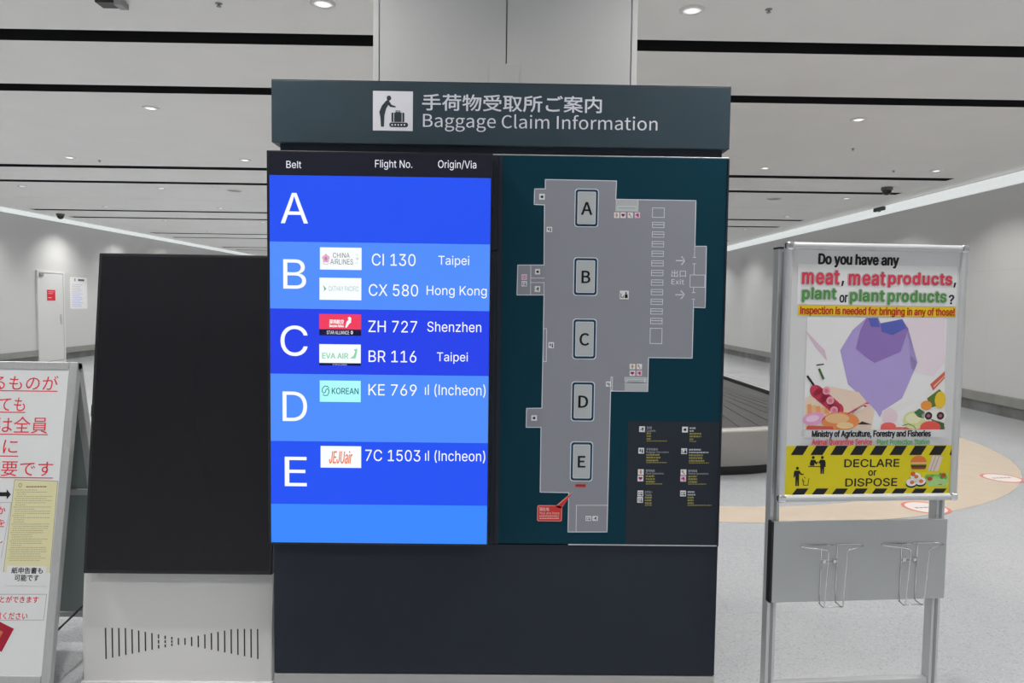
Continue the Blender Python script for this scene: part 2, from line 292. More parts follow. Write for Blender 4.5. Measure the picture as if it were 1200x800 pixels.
o415|207 -8 174 -5 144 3 117 16 93 35 72 58 56 85 44 116 37 150 34 187 37 225 44 260 56 291 72 318 93 341 117 360 144 374 174 382 207 384 241 382 271 374 299 360 323 341 343 318 359 291 371 260 379 225 381 187 379 150 371 116 359 85 343 58 323 35 299 16 271 3 241 -5|207 46 231 49 252 55 270 66 285 80 298 97 307 117 314 139 318 163 319 187 318 212 314 236 307 258 298 278 285 296 270 310 252 321 231 328 207 330 184 328 163 321 145 310 130 296 118 278 108 258 102 236 98 212 96 187 98 163 102 139 108 117 118 97 130 80 145 66 163 55 184 49
p424|53 -143 53 379 112 379 112 319 118 319 137 346 171 373 188 379 207 383 229 384 259 382 287 374 313 361 335 342 354 320 370 293 381 261 388 227 390 189 388 151 381 116 370 84 355 57 336 34 313 16 288 3 260 -6 229 -8 208 -7 189 -3 173 4 138 31 118 59 114 59 114 -143|220 47 242 49 262 55 279 66 294 80 306 97 316 117 323 139 327 163 328 189 327 215 323 239 316 261 307 281 295 298 280 311 262 322 243 328 220 330 198 328 178 322 161 312 147 299 134 282 125 263 118 241 114 216 113 189 114 162 118 138 125 115 135 95 147 78 162 65 179 55 198 49
r259|53 0 53 379 112 379 112 321 115 321 124 339 137 354 152 367 171 377 191 383 213 385 229 384 243 384 243 322 230 324 207 326 190 324 174 321 159 315 146 306 135 296 126 284 119 269 115 254 114 237 114 0
s365|182 -8 157 -7 133 -3 112 3 93 12 76 24 62 38 50 54 41 73 36 94 94 107 101 87 111 72 124 60 141 52 160 47 181 45 206 47 227 53 244 62 258 74 265 88 268 103 266 115 262 126 254 136 243 144 229 150 212 155 149 170 118 180 92 192 72 208 58 227 50 249 47 274 49 295 55 314 65 332 79 347 95 360 115 370 137 378 161 383 187 384 212 383 234 379 254 372 271 363 286 352 299 339 309 324 318 308 324 290 268 277 262 291 254 304 243 316 228 325 210 331 187 333 166 331 147 326 131 317 119 305 111 292 109 277 110 264 115 253 124 243 136 235 152 229 172 223 229 209 261 200 287 187 306 171 320 153 328 131 331 107 329 85 323 65 312 47 298 31 281 18 260 6 236 -2 210 -7
t227|204 379 204 327 6 327 6 379|65 471 126 471 126 98 127 83 130 70 136 61 144 55 156 51 170 50 185 51 202 54 213 2 192 -3 168 -4 138 -1 113 7 92 21 77 41 68 64 65 93
u410|182 -5 158 -3 135 2 115 11 97 23 82 39 69 59 60 82 54 109 53 139 53 379 114 379 114 144 116 117 124 94 137 75 154 61 175 53 200 50 218 51 234 55 249 62 263 71 274 83 283 97 290 113 295 132 296 153 296 379 357 379 357 0 298 0 298 92 307 92 294 60 277 35 257 17 234 5 209 -3
v389|163 0 17 379 84 379 165 155 187 87 206 21 184 21 203 87 224 155 305 379 371 379 226 0
y389|47 -139 61 -86 71 -87 104 -89 113 -86 122 -81 130 -74 138 -64 145 -51 151 -36 163 -1 17 379 84 379 165 155 187 87 206 21 184 21 202 87 224 155 305 379 371 379 204 -58 177 -107 165 -119 153 -128 139 -136 125 -141 109 -144 91 -145 65 -143
z380|42 0 42 46 254 320 254 323 48 323 48 379 333 379 333 331 126 60 126 56 339 56 339 0
ı167|53 0 53 379 114 379 114 0
 188|
@N
A213|1 0 34 0 59 78 153 78 177 0 211 0 124 257 88 257|67 104 79 144 105 230 106 230 132 144 145 104
B230|35 0 117 0 149 3 176 12 197 27 210 48 214 75 208 105 189 126 162 137 162 138 183 150 195 170 200 194 195 218 183 236 165 248 140 254 111 257 35 257|68 148 68 231 107 231 141 227 161 214 168 190 161 167 141 153 106 148|68 26 68 123 112 123 151 118 174 102 182 76 174 48 150 31 112 26
C223|132 -5 163 0 189 12 211 32 193 53 176 37 156 27 133 24 106 29 84 42 68 64 57 93 54 129 57 165 68 193 85 215 107 228 134 233 155 230 172 221 187 209 204 230 187 245 163 257 134 261 97 255 66 238 42 211 26 174 20 128 26 82 41 45 65 18 96 1
D241|35 0 101 0 143 6 176 22 200 49 215 85 220 129 215 174 200 209 176 235 142 251 99 257 35 257|68 27 68 230 97 230 129 226 155 214 173 193 183 165 187 129 183 94 173 65 155 44 129 31 97 27
E206|35 0 187 0 187 28 68 28 68 121 165 121 165 149 68 149 68 229 183 229 183 257 35 257
I103|35 0 68 0 68 257 35 257
P222|35 0 68 0 68 102 110 102 141 105 168 114 187 130 200 152 204 181 200 211 187 232 167 246 141 254 109 257 35 257|68 129 68 230 104 230 129 229 148 224 161 215 170 201 172 181 165 151 143 134 106 129
Q260|130 22 104 27 83 41 67 63 57 93 54 129 57 165 67 193 83 215 104 228 130 233 156 228 177 215 193 193 203 165 206 129 203 93 193 63 177 41 156 27|208 -64 245 -58 239 -34 212 -37 186 -34 164 -22 149 -3 179 7 204 26 223 53 235 88 239 129 234 175 219 211 196 238 166 255 130 261 94 255 63 238 40 211 26 175 20 129 25 87 37 52 57 25 83 6 114 -4 134 -35 166 -56
T210|89 0 121 0 121 229 199 229 199 257 11 257 11 229 89 229
Y186|77 0 109 0 109 99 186 257 153 257 120 184 94 128 92 128 67 184 34 257 0 257 77 99
a197|76 -5 99 -1 120 9 139 23 140 23 143 0 169 0 169 117 167 143 159 165 147 181 128 191 103 195 74 191 49 182 29 170 41 148 58 158 77 165 98 168 122 161 134 144 137 120 94 114 61 103 38 90 25 72 21 49 28 20 47 2|85 21 68 24 56 34 51 51 59 73 87 89 137 99 137 46 120 32 103 24
e194|109 -5 133 -2 154 5 172 15 160 36 146 28 130 23 113 21 81 29 59 52 50 88 178 88 179 106 176 136 167 161 151 179 130 191 103 195 78 191 55 178 36 157 23 129 18 95 23 60 36 33 55 12 80 0|49 110 59 142 79 163 104 169 129 163 146 143 151 110
f114|12 164 37 164 37 0 69 0 69 164 110 164 110 190 69 190 69 220 72 241 81 253 96 258 118 252 125 277 93 283 62 276 43 254 37 221 37 190 12 188
g197|96 -88 129 -84 156 -75 176 -60 188 -42 193 -22 185 4 163 19 126 23 89 23 69 26 59 33 56 44 57 53 62 61 68 67 96 60 131 68 156 91 166 126 164 142 158 155 150 166 189 166 189 190 123 190 96 195 74 192 54 183 39 169 29 150 25 127 29 106 38 89 50 76 50 75 40 66 32 54 29 39 31 26 37 15 46 8 46 6 31 -6 21 -21 18 -37 28 -64 55 -82|96 82 76 87 61 103 56 127 61 151 76 166 96 172 117 166 131 151 137 127 131 103 116 87|101 -65 71 -61 52 -50 46 -32 48 -21 54 -10 65 0 90 -3 123 -3 144 -5 157 -13 161 -27 154 -46 133 -60
h213|32 0 64 0 64 138 82 154 98 164 116 167 137 162 149 145 152 116 152 0 184 0 184 120 182 147 175 168 164 183 147 192 126 195 102 191 81 179 63 163 64 202 64 279 32 279
i96|32 0 64 0 64 190 32 190|48 229 59 232 67 239 70 251 67 262 59 269 48 271 37 269 30 262 27 251 30 239 37 232
l99|66 -5 84 -2 80 23 73 22 69 23 66 28 64 36 64 279 32 279 32 38 36 15 47 0
m324|32 0 64 0 64 138 81 154 97 164 112 167 132 162 144 145 147 116 147 0 179 0 179 138 196 154 212 164 227 167 247 162 259 145 263 116 263 0 294 0 294 120 292 147 285 168 274 183 258 192 237 195 215 190 194 178 174 159 164 178 146 191 121 195 100 191 80 179 62 162 58 190 32 190
n214|32 0 64 0 64 138 82 154 98 164 116 167 137 162 149 145 152 116 152 0 184 0 184 120 182 147 175 168 164 183 147 192 126 195 102 191 81 179 62 162 58 190 32 190
o212|106 -5 133 0 157 12 176 33 189 60 194 95 189 130 176 158 157 178 133 191 106 195 79 191 55 178 36 158 23 130 18 95 23 60 36 33 55 12 79 0|106 22 77 31 58 57 51 95 58 133 77 159 106 168 135 159 154 133 161 95 154 57 135 31
r136|32 0 64 0 64 122 79 148 95 162 112 166 131 163 137 191 116 195 96 190 78 176 62 155 58 190 32 190
s164|82 -5 120 3 143 24 151 52 142 81 120 98 93 110 73 118 58 128 52 143 56 156 68 166 88 170 103 168 117 162 131 153 146 173 130 184 110 192 87 195 52 188 29 168 22 141 30 115 51 97 77 86 98 78 114 66 120 50 116 35 104 24 83 20 62 23 44 31 27 43 11 22 31 8 56 -1
t132|92 -5 127 2 121 27 99 21 82 26 72 38 70 58 70 164 121 164 121 190 70 190 70 244 43 244 40 190 9 188 9 164 38 164 38 59 40 38 45 20 55 7 71 -2
u213|88 -5 112 0 132 12 151 30 152 30 154 0 181 0 181 190 149 190 149 55 132 37 115 26 97 23 77 28 65 45 62 74 62 190 29 190 29 70 32 43 38 23 50 8 66 -2
x174|5 0 39 0 64 44 84 78 85 78 106 44 134 0 169 0 106 96 164 190 131 190 107 148 91 117 89 117 70 148 45 190 10 190 68 99
 78|
"""
FONT = {}
for ln in OUTLINES.strip().split('\n'):
    if ln[0] == '@' and len(ln) == 2:
        FONT[ln[1]] = _fd = {}
        continue
    h_, *cs_ = ln[1:].split('|')
    cons_ = []
    for c_ in cs_:
        v_ = [int(k)/1000 for k in c_.split()]
        if len(v_) >= 6:
            cons_.append([(v_[i], v_[i+1]) for i in range(0, len(v_), 2)])
    _fd[ln[0]] = (int(h_)/1000, cons_)
def _area(c):
    return sum(c[i-1][0]*c[i][1]-c[i][0]*c[i-1][1] for i in range(len(c)))/2
def _inside(p, c):
    r = False
    for i in range(len(c)):
        (x0, y0), (x1, y1) = c[i-1], c[i]
        if (y0 > p[1]) != (y1 > p[1]) and p[0] < (x1-x0)*(p[1]-y0)/(y1-y0)+x0:
            r = not r
    return r
def letter(font, ch, bold):
    """filled outline of one letter; strokes that overlap are filled one by one, each with its own holes"""
    k = (font, ch, bold)
    if k in _cache:
        return _cache[k]
    cons = FONT[font][ch][1]
    VS, FS = [], []
    if cons:
        sg = _area(max(cons, key=lambda c: abs(_area(c)))) > 0
        outer = [[c] for c in cons if (_area(c) > 0) == sg]
        for c in cons:
            if (_area(c) > 0) != sg:
                for o in sorted(outer, key=lambda o: abs(_area(o[0]))):
                    if all(_inside(p, o[0]) for p in c[::3]):
                        o.append(c)
                        break
        for grp in outer:
            cu = bpy.data.curves.new('outline', 'CURVE')
            cu.dimensions = '2D'
            cu.fill_mode = 'BOTH'
            cu.offset = bold
            for con in grp:
                sp = cu.splines.new('POLY')
                sp.points.add(len(con)-1)
                for p, (px_, py_) in zip(sp.points, con):
                    p.co = (px_, py_, 0, 1)
                sp.use_cyclic_u = True
            ob = bpy.data.objects.new('outline', cu)
            COL.objects.link(ob)
            dg = bpy.context.evaluated_depsgraph_get()
            dg.update()
            me = bpy.data.meshes.new_from_object(ob.evaluated_get(dg))
            n = len(VS)
            VS += [(v.co.x, v.co.y) for v in me.vertices]
            FS += [tuple(n+i for i in p.vertices) for p in me.polygons]
            bpy.data.meshes.remove(me)
            bpy.data.objects.remove(ob)
            bpy.data.curves.remove(cu)
    _cache[k] = (VS, FS)
    return _cache[k]
def glyphs(text, bold=0.0, shear=0.0, space=1.0, font='S'):
    """flat outline of a string; scripts without outlines here use Blender's built-in font"""
    fd = FONT[font]
    vs, fs = [], []
    if all(ch in fd for ch in text):
        x = 0.0
        for ch in text:
            V, F = letter(font, ch, bold)
            n = len(vs)
            vs += [Vector((x+a+shear*c, c, 0)) for a, c in V]
            fs += [tuple(n+i for i in f) for f in F]
            x += fd[ch][0]*space + 2*bold
        return vs, fs
    k = (text, shear, space)
    if k not in _cache:
        _tc.body = text
        _tc.shear = shear
        _tc.space_character = space
        dg = bpy.context.evaluated_depsgraph_get()
        dg.update()
        me = bpy.data.meshes.new_from_object(_to.evaluated_get(dg))
        vs = [v.co.copy() for v in me.vertices]
        fs = [tuple(p.vertices) for p in me.polygons]
        bpy.data.meshes.remove(me)
        _cache[k] = (vs, fs)
    return _cache[k]

class Face:
    """a flat face of a thing: origin, right, up and outward axes; px() finds where a sight line from the camera's place meets it"""
    def __init__(s, O, u, v, n, M):
        s.O, s.u, s.v, s.n = Vector(O), Vector(u), Vector(v), Vector(n)
        s.Mi = M.inverted()
    def uv(s, x, y):
        d = CW + CR*((x-600)/FPX) - CU*((y-400)/FPX)
        t = (s.O-CAM).dot(s.n)/d.dot(s.n)
        p = CAM + d*t - s.O
        return p.dot(s.u), p.dot(s.v)
    def local(s, a, b, c=0.0):
        return s.Mi @ (s.O + s.u*a + s.v*b + s.n*c)

class Gfx(MB):
    """flat print or screen picture on a Face; layers sit a fraction of a millimetre apart"""
    STEP = 0.0003
    def __init__(s, face, base=0.0005):
        super().__init__()
        s.f = face
        s.base = base
    def _add(s, uvs, m, layer):
        vs = [s.bm.verts.new(s.f.local(a, b, s.base + layer*s.STEP)) for a, b in uvs]
        # counter-clockwise seen from outside
        A = sum(uvs[i][0]*uvs[(i+1) % len(uvs)][1]-uvs[(i+1) % len(uvs)][0]*uvs[i][1] for i in range(len(uvs)))
        if A < 0:
            vs.reverse()
        try:
            f = s.bm.faces.new(vs)
            f.material_index = s.mi(m)
        except ValueError:
            pass
    def poly(s, pts, m, layer=0):
        s._add([s.f.uv(*p) for p in pts], m, layer)
    def bb(s, x0, y0, x1, y1):
        xm, ym = (x0+x1)/2, (y0+y1)/2
        return s.f.uv(x0, ym)[0], s.f.uv(xm, y1)[1], s.f.uv(x1, ym)[0], s.f.uv(xm, y0)[1]
    def rect(s, x0, y0, x1, y1, m, layer=0):
        a0, b0, a1, b1 = s.bb(x0, y0, x1, y1)
        s._add([(a0, b0), (a1, b0), (a1, b1), (a0, b1)], m, layer)
    def frame(s, x0, y0, x1, y1, w_, m, layer=0):
        s.rect(x0, y0, x1, y0+w_, m, layer)
        s.rect(x0, y1-w_, x1, y1, m, layer)
        s.rect(x0, y0+w_, x0+w_, y1-w_, m, layer)
        s.rect(x1-w_, y0+w_, x1, y1-w_, m, layer)
    def rrect(s, x0, y0, x1, y1, r, m, layer=0):
        a0, b0, a1, b1 = s.bb(x0, y0, x1, y1)
        k = (a1-a0)/(x1-x0)*r
        pts = []
        for cx, cy, t0 in ((a1-k, b1-k, 0), (a0+k, b1-k, 90), (a0+k, b0+k, 180), (a1-k, b0+k, 270)):
            for i in range(6):
                t = math.radians(t0+18*i)
                pts.append((cx+k*math.cos(t), cy+k*math.sin(t)))
        s._add(pts, m, layer)
    def ell(s, cx, cy, rx, ry, m, layer=0, rot=0.0, n=28, t0=0, t1=360):
        a0, b0, a1, b1 = s.bb(cx-rx, cy-ry, cx+rx, cy+ry)
        ca, cb, ra, rb = (a0+a1)/2, (b0+b1)/2, (a1-a0)/2, (b1-b0)/2
        k = math.radians(rot)
        pts = []
        full = t1-t0 >= 360
        for i in range(n if full else n+1):
            t = math.radians(t0+(t1-t0)*i/n)
            x, y = ra*math.cos(t), rb*math.sin(t)
            pts.append((ca+x*math.cos(k)-y*math.sin(k), cb+x*math.sin(k)+y*math.cos(k)))
        s._add(pts, m, layer)
    def line(s, pts, w_, m, layer=0, closed=False):
        P = [Vector(s.f.uv(*p)) for p in pts]
        mid = pts[0]
        k = abs(s.f.uv(mid[0]+w_/2, mid[1])[0]-s.f.uv(mid[0]-w_/2, mid[1])[0])/2
        n = len(P)
        for i in range(n if closed else n-1):
            a, b = P[i], P[(i+1) % n]
            if (b-a).length < 1e-6:
                continue
            d = (b-a).normalized()
            q = Vector((-d.y, d.x))*k
            e = d*k
            s._add([tuple(a-e+q), tuple(a-e-q), tuple(b+e-q), tuple(b+e+q)], m, layer)
    def text(s, t, x0, y0, x1, y1, m, layer=0, bold=0.0, shear=0.0, space=1.0, font='S', dup=0.0):
        if dup:          # heavier strokes: the same string again, a hair apart all round
            n = 8 if dup > 0.4 else 4
            for k in range(n):
                ox, oy = dup*math.cos(2*PI*k/n), dup*0.8*math.sin(2*PI*k/n)
                s.text(t, x0+ox, y0+oy, x1+ox, y1+oy, m, layer+0.08*k, 0, shear, space, font)
            layer += 0.08*n
        a0, b0, a1, b1 = s.bb(x0, y0, x1, y1)
        vs, fs = glyphs(t, bold, shear, space, font)
        X = [v.x for v in vs]
        Y = [v.y for v in vs]
        kx = (a1-a0)/max(1e-9, max(X)-min(X))
        ky = (b1-b0)/max(1e-9, max(Y)-min(Y))
        V = [s.bm.verts.new(s.f.local(a0+(v.x-min(X))*kx, b0+(v.y-min(Y))*ky, s.base + layer*s.STEP)) for v in vs]
        mi = s.mi(m)
        for f in fs:
            try:
                q = s.bm.faces.new([V[i] for i in f])
                q.material_index = mi
            except ValueError:
                pass
    def greek(s, x0, y, x1, h, m, layer=0, unit=2.0, gap=0.45):
        """a line of print too small to read"""
        x = x0
        while x < x1-0.3:
            w_ = min(x1-x, unit*random.uniform(0.7, 1.5))
            s.rect(x, y-h/2*random.uniform(0.75, 1), x+w_, y+h/2*random.uniform(0.75, 1), m, layer)
            x += w_+gap*random.uniform(0.6, 1.4)
    def build(s, name, parent=None, label=None):
        return super().build(name, parent, label, recalc=False)

# ------------------------------------------------------------------ shared materials
M_white = noise_mat('white_paint', (0.70, 0.70, 0.69), (0.73, 0.73, 0.72), 3, 0.55)
M_dark = mat('slot_black', (0.006, 0.006, 0.007), 0.6)
M_alu = brushed_mat('satin_aluminium', (0.66, 0.67, 0.68), 0.4, axis=2, metal=0.45)
M_alu_h = brushed_mat('satin_aluminium_level', (0.66, 0.67, 0.68), 0.4, axis=0, metal=0.45)
M_chrome = mat('chrome_wire', (0.75, 0.75, 0.76), 0.18, 1.0)
M_steel = brushed_mat('brushed_steel', (0.60, 0.59, 0.57), 0.38, axis=0)
M_black = mat('black_plastic', (0.012, 0.012, 0.013), 0.4)
M_grey = mat('grey_plastic', (0.30, 0.31, 0.31), 0.5)

# ------------------------------------------------------------------ the hall
XL, XR, YB, YF, HC = -10.65, 7.06, -7.5, 34.0, 3.40
SLOT_X0, SLOT_X1 = -10.30, 6.55
SLOTS = [(5.20, 5.43), (6.51, 6.74), (10.40, 10.62), (11.76, 11.98), (15.60, 15.82), (16.96, 17.18), (20.80, 21.02), (22.16, 22.38), (26.0, 26.22), (27.36, 27.58)]
SEAMS = [13.75, 18.95, 24.1]

def floor_mat():
    m = mat('speckled_floor', (0.56, 0.57, 0.585), 0.13, spec=0.5)
    nt = m.node_tree
    p = nt.nodes['Principled BSDF']
    tc = nt.nodes.new('ShaderNodeTexCoord')
    vo = nt.nodes.new('ShaderNodeTexVoronoi')
    vo.inputs['Scale'].default_value = 170
    r1 = nt.nodes.new('ShaderNodeValToRGB')
    e = r1.color_ramp.elements
    e[0].position, e[0].color = 0.0, (0.33, 0.34, 0.36, 1)
    e[1].position, e[1].color = 1.0, (0.51, 0.52, 0.535, 1)
    for pos, c in ((0.12, (0.43, 0.44, 0.455, 1)), (0.80, (0.455, 0.465, 0.48, 1))):
        q = e.new(pos)
        q.color = c
    nz = nt.nodes.new('ShaderNodeTexNoise')
    nz.inputs['Scale'].default_value = 1.1
    nz.inputs['Detail'].default_value = 5
    r2 = nt.nodes.new('ShaderNodeValToRGB')
    r2.color_ramp.elements[0].position, r2.color_ramp.elements[0].color = 0.3, (0.90, 0.91, 0.93, 1)
    r2.color_ramp.elements[1].position, r2.color_ramp.elements[1].color = 0.7, (1, 1, 1, 1)
    mx = nt.nodes.new('ShaderNodeMixRGB')
    mx.blend_type = 'MULTIPLY'
    mx.inputs['Fac'].default_value = 1.0
    nt.links.new(tc.outputs['Object'], vo.inputs['Vector'])
    nt.links.new(tc.outputs['Object'], nz.inputs['Vector'])
    sp = nt.nodes.new('ShaderNodeSeparateColor')
    nt.links.new(vo.outputs['Color'], sp.inputs['Color'])
    nt.links.new(sp.outputs['Red'], r1.inputs['Fac'])
    nt.links.new(nz.outputs['Fac'], r2.inputs['Fac'])
    nt.links.new(r1.outputs['Color'], mx.inputs['Color1'])
    nt.links.new(r2.outputs['Color'], mx.inputs['Color2'])
    nt.links.new(mx.outputs['Color'], p.inputs['Base Color'])
    return m

def wall_mat():
    """white wall panels with fine joints"""
    m = mat('wall_panels', (0.62, 0.62, 0.615), 0.5)
    nt = m.node_tree
    p = nt.nodes['Principled BSDF']
    tc = nt.nodes.new('ShaderNodeTexCoord')
    sx = nt.nodes.new('ShaderNodeSeparateXYZ')
    nt.links.new(tc.outputs['Object'], sx.inputs['Vector'])
    def near(src, off, w_):
        a = nt.nodes.new('ShaderNodeMath'); a.operation = 'COMPARE'
        a.inputs[1].default_value = off
        a.inputs[2].default_value = w_
        nt.links.new(src, a.inputs[0])
        return a.outputs[0]
    pp = nt.nodes.new('ShaderNodeMath'); pp.operation = 'PINGPONG'
    pp.inputs[1].default_value = 1.29
    nt.links.new(sx.outputs['Y'], pp.inputs[0])
    j1 = near(sx.outputs['Z'], 2.06, 0.006)
    j2 = near(pp.outputs[0], 0.0, 0.004)
    mx = nt.nodes.new('ShaderNodeMath'); mx.operation = 'MAXIMUM'
    nt.links.new(j1, mx.inputs[0])
    nt.links.new(j2, mx.inputs[1])
    mm = nt.nodes.new('ShaderNodeMixRGB')
    mm.inputs['Color1'].default_value = (0.62, 0.62, 0.615, 1)
    mm.inputs['Color2'].default_value = (0.58, 0.58, 0.57, 1)
    nt.links.new(mx.outputs[0], mm.inputs['Fac'])
    nt.links.new(mm.outputs['Color'], p.inputs['Base Color'])
    return m

M_floor = floor_mat()
M_wall = wall_mat()
M_ceil = noise_mat('ceiling_paint', (0.80, 0.795, 0.78), (0.82, 0.815, 0.80), 2, 0.7)
b = MB().box(XL-0.2, XR+0.2, YB-0.2, YF+0.2, -0.2, 0.0, M_floor); struct(b.build('floor'))
b = MB().box(XL-0.2, XL, YB-0.2, YF+0.2, 0.0, 3.62, M_wall); struct(b.build('wall_left'))
b = MB().box(XR, XR+0.2, YB-0.2, YF+0.2, 0.0, 3.62, M_wall); struct(b.build('wall_right'))
b = MB().box(XL, XR, YF, YF+0.2, 0.0, 3.62, M_wall); struct(b.build('wall_back'))
b = MB().box(XL, XR, YB-0.2, YB, 0.0, 3.62, M_wall); struct(b.build('wall_front'))
b = MB()
cuts = sorted([(a, c, 1) for a, c in SLOTS] + [(y-0.005, y+0.005, 0) for y in SEAMS])
y = YB
for a, c, sl in cuts:
    b.box(XL, XR, y, a, HC, HC+0.06, M_ceil)
    if sl:
        b.box(XL, SLOT_X0, a, c, HC, HC+0.06, M_ceil)
        b.box(SLOT_X1, XR, a, c, HC, HC+0.06, M_ceil)
    y = c
b.box(XL, XR, y, YF, HC, HC+0.06, M_ceil)
b.box(XL, XR, YB, YF, HC+0.20, HC+0.26, M_dark)
struct(b.build('ceiling'))
for i, (a, c) in enumerate(SLOTS):          # black recessed channels
    b = MB()
    b.box(SLOT_X0, SLOT_X1, a, a+0.006, HC+0.001, HC+0.18, M_dark)
    b.box(SLOT_X0, SLOT_X1, c-0.006, c, HC+0.001, HC+0.18, M_dark)
    b.box(SLOT_X0, SLOT_X1, a+0.006, c-0.006, HC+0.17, HC+0.18, M_dark)
    b.box(SLOT_X0, SLOT_X0+0.006, a+0.006, c-0.006, HC+0.001, HC+0.17, M_dark)
    b.box(SLOT_X1-0.006, SLOT_X1, a+0.006, c-0.006, HC+0.001, HC+0.17, M_dark)
    b.box(SLOT_X0+0.006, SLOT_X1-0.006, (a+c)/2-0.012, (a+c)/2+0.012, HC+0.08, HC+0.12, M_black)
    struct(b.build('trim_%d' % (i+1)))

M_base_a = noise_mat('bumper_grey', (0.26, 0.26, 0.24), (0.30, 0.30, 0.28), 4, 0.5)
M_base_b = noise_mat('bumper_dark', (0.10, 0.10, 0.10), (0.20, 0.20, 0.195), 2.2, 0.45)
DOOR_Y0, DOOR_Y1 = 16.35, 17.25
def baseboard(name, x, sgn, spans):
    b = MB()
    for y0, y1 in spans:
        xa, xb = sorted((x, x+sgn*0.035))
        b.box(xa, xb, y0, y1, 0.15, 0.29, M_base_a, 0.006)
        xa, xb = sorted((x, x+sgn*0.02))
        b.box(xa, xb, y0, y1, 0.0, 0.15, M_base_b)
    return struct(b.build(name))
baseboard('baseboard_left', XL, 1, [(YB, DOOR_Y0), (DOOR_Y1, YF)])
baseboard('baseboard_right', XR, -1, [(YB, YF)])

# the white service door in the left wall
M_door = mat('door_white', (0.72, 0.72, 0.71), 0.45)
b = MB()
b.box(XL, XL+0.03, DOOR_Y0, DOOR_Y1, 0.005, 2.06, M_door, 0.004)
b.box(XL, XL+0.045, DOOR_Y0-0.05, DOOR_Y0, 0.0, 2.11, M_door, 0.004)
b.box(XL, XL+0.045, DOOR_Y1, DOOR_Y1+0.05, 0.0, 2.11, M_door, 0.004)
b.box(XL, XL+0.045, DOOR_Y0, DOOR_Y1, 2.06, 2.11, M_door, 0.004)
door = struct(b.build('door_1'))
b = MB()
b.box(XL+0.03, XL+0.04, DOOR_Y1-0.13, DOOR_Y1-0.07, 0.86, 1.10, M_alu, 0.003)
b.tube([(XL+0.04, DOOR_Y1-0.10, 1.02), (XL+0.085, DOOR_Y1-0.10, 1.02), (XL+0.085, DOOR_Y1-0.22, 1.02)], 0.010, M_alu)
b.build('door_handle', door)
b = MB()
b.box(XL+0.03, XL+0.06, DOOR_Y0+0.02, DOOR_Y0+0.16, 1.98, 2.04, M_grey, 0.004)
b.build('door_closer', door)

# square column behind the kiosk
M_col = noise_mat('column_panel', (0.66, 0.66, 0.655), (0.68, 0.68, 0.675), 2, 0.45)
CX0, CX1, CY0, CY1 = -0.527, 0.511, 2.85, 3.89
b = MB()
b.box(CX0+0.02, CX1-0.02, CY0+0.02, CY1-0.02, 0, HC, M_grey)
for x0, x1 in ((CX0+0.026, -0.0065), (-0.0015, CX1-0.026)):
    b.box(x0, x1, CY0+0.002, CY0+0.02, 0, HC, M_col, 0.001)
    b.box(x0, x1, CY1-0.02, CY1-0.002, 0, HC, M_col, 0.001)
for y0, y1 in ((CY0+0.026, 3.367), (3.373, CY1-0.026)):
    b.box(CX0+0.002, CX0+0.02, y0, y1, 0, HC, M_col, 0.001)
    b.box(CX1-0.02, CX1-0.002, y0, y1, 0, HC, M_col, 0.001)
for x in (CX0, CX1-0.023):
    for y0 in (CY0, CY1-0.023):
        b.box(x, x+0.023, y0, y0+0.023, 0, HC, M_white, 0.003)
struct(b.build('column'))
r = thing('wall_plate', 'small white blank plate on the column front, just above the kiosk header', 'wall plate', (-0.0115, CY0+0.002, 2.30))
MB().box(-0.06, 0.06, -0.006, 0.0, 0.0, 0.139, M_col, 0.002).build('cover', r)
for z in (0.02, 0.12):
    MB().tube([(0, -0.0055, z), (0, -0.0075, z)], 0.003, M_col).build('screw', r)

# painted beige walking line round the carousel
M_beige = noise_mat('beige_marking', (0.55, 0.455, 0.355), (0.58, 0.485, 0.385), 6, 0.35)
CCX, CCY, CEND = 1.72, 7.92, 21.0
def stadium(R, n=40, CCX=1.85, CCY=8.33, RY=None):
    RY = RY or R
    pts = [(CCX+R, CEND)]
    for i in range(n+1):
        t = -PI*i/n
        pts.append((CCX+R*math.cos(t), CCY+RY*math.sin(t)))
    pts.append((CCX-R, CEND))
    for i in range(1, n):
        t = PI-PI*i/n
        pts.append((CCX+R*math.cos(t), CEND+R*math.sin(t)))
    return pts
b = MB()
Po = [(x_, min(y_, 10.5)) for x_, y_ in stadium(3.50)[:43]]
Pi = [(x_, min(y_, 10.5)) for x_, y_ in stadium(2.70, RY=3.10)[:43]]
for i in range(len(Po)-1):
    j = i+1
    for z in (0.0015,):
        b.hull([(*Po[i], z), (*Po[j], z), (*Pi[j], z), (*Pi[i], z)], [(0, 1, 2, 3)], M_beige)
o = b.build('trim_11', recalc=False)
for f in o.data.polygons:
    pass
o.data.flip_normals() if o.data.polygons[0].normal.z < 0 else None
struct(o)

# ------------------------------------------------------------------ lights
M_lens = mat('lamp_lens', (0.8, 0.8, 0.8), 0.4, emit=(1, 1, 0.98), estr=1.6)
M_refl = mat('lamp_reflector', (0.8, 0.8, 0.8), 0.4, emit=(1, 1, 0.98), estr=0.5)
M_ring = mat('lamp_ring', (0.72, 0.72, 0.72), 0.4)
M_tube = mat('luminous_cover', (0.40, 0.41, 0.41), 0.5, emit=(0.95, 1.0, 1.0), estr=BAR_E)

lamp_data = bpy.data.lights.new('downlight_lamp', 'AREA')
lamp_data.shape = 'DISK'
lamp_data.size = 0.11
lamp_data.energy = LAMP_W
lamp_data.color = LAMP_COL
lamp_data.spread = math.radians(124)
def project(P):
    d = Vector(P)-CAM
    z = d.dot(CW)
    return 600+FPX*d.dot(CR)/z, 400-FPX*d.dot(CU)/z, z

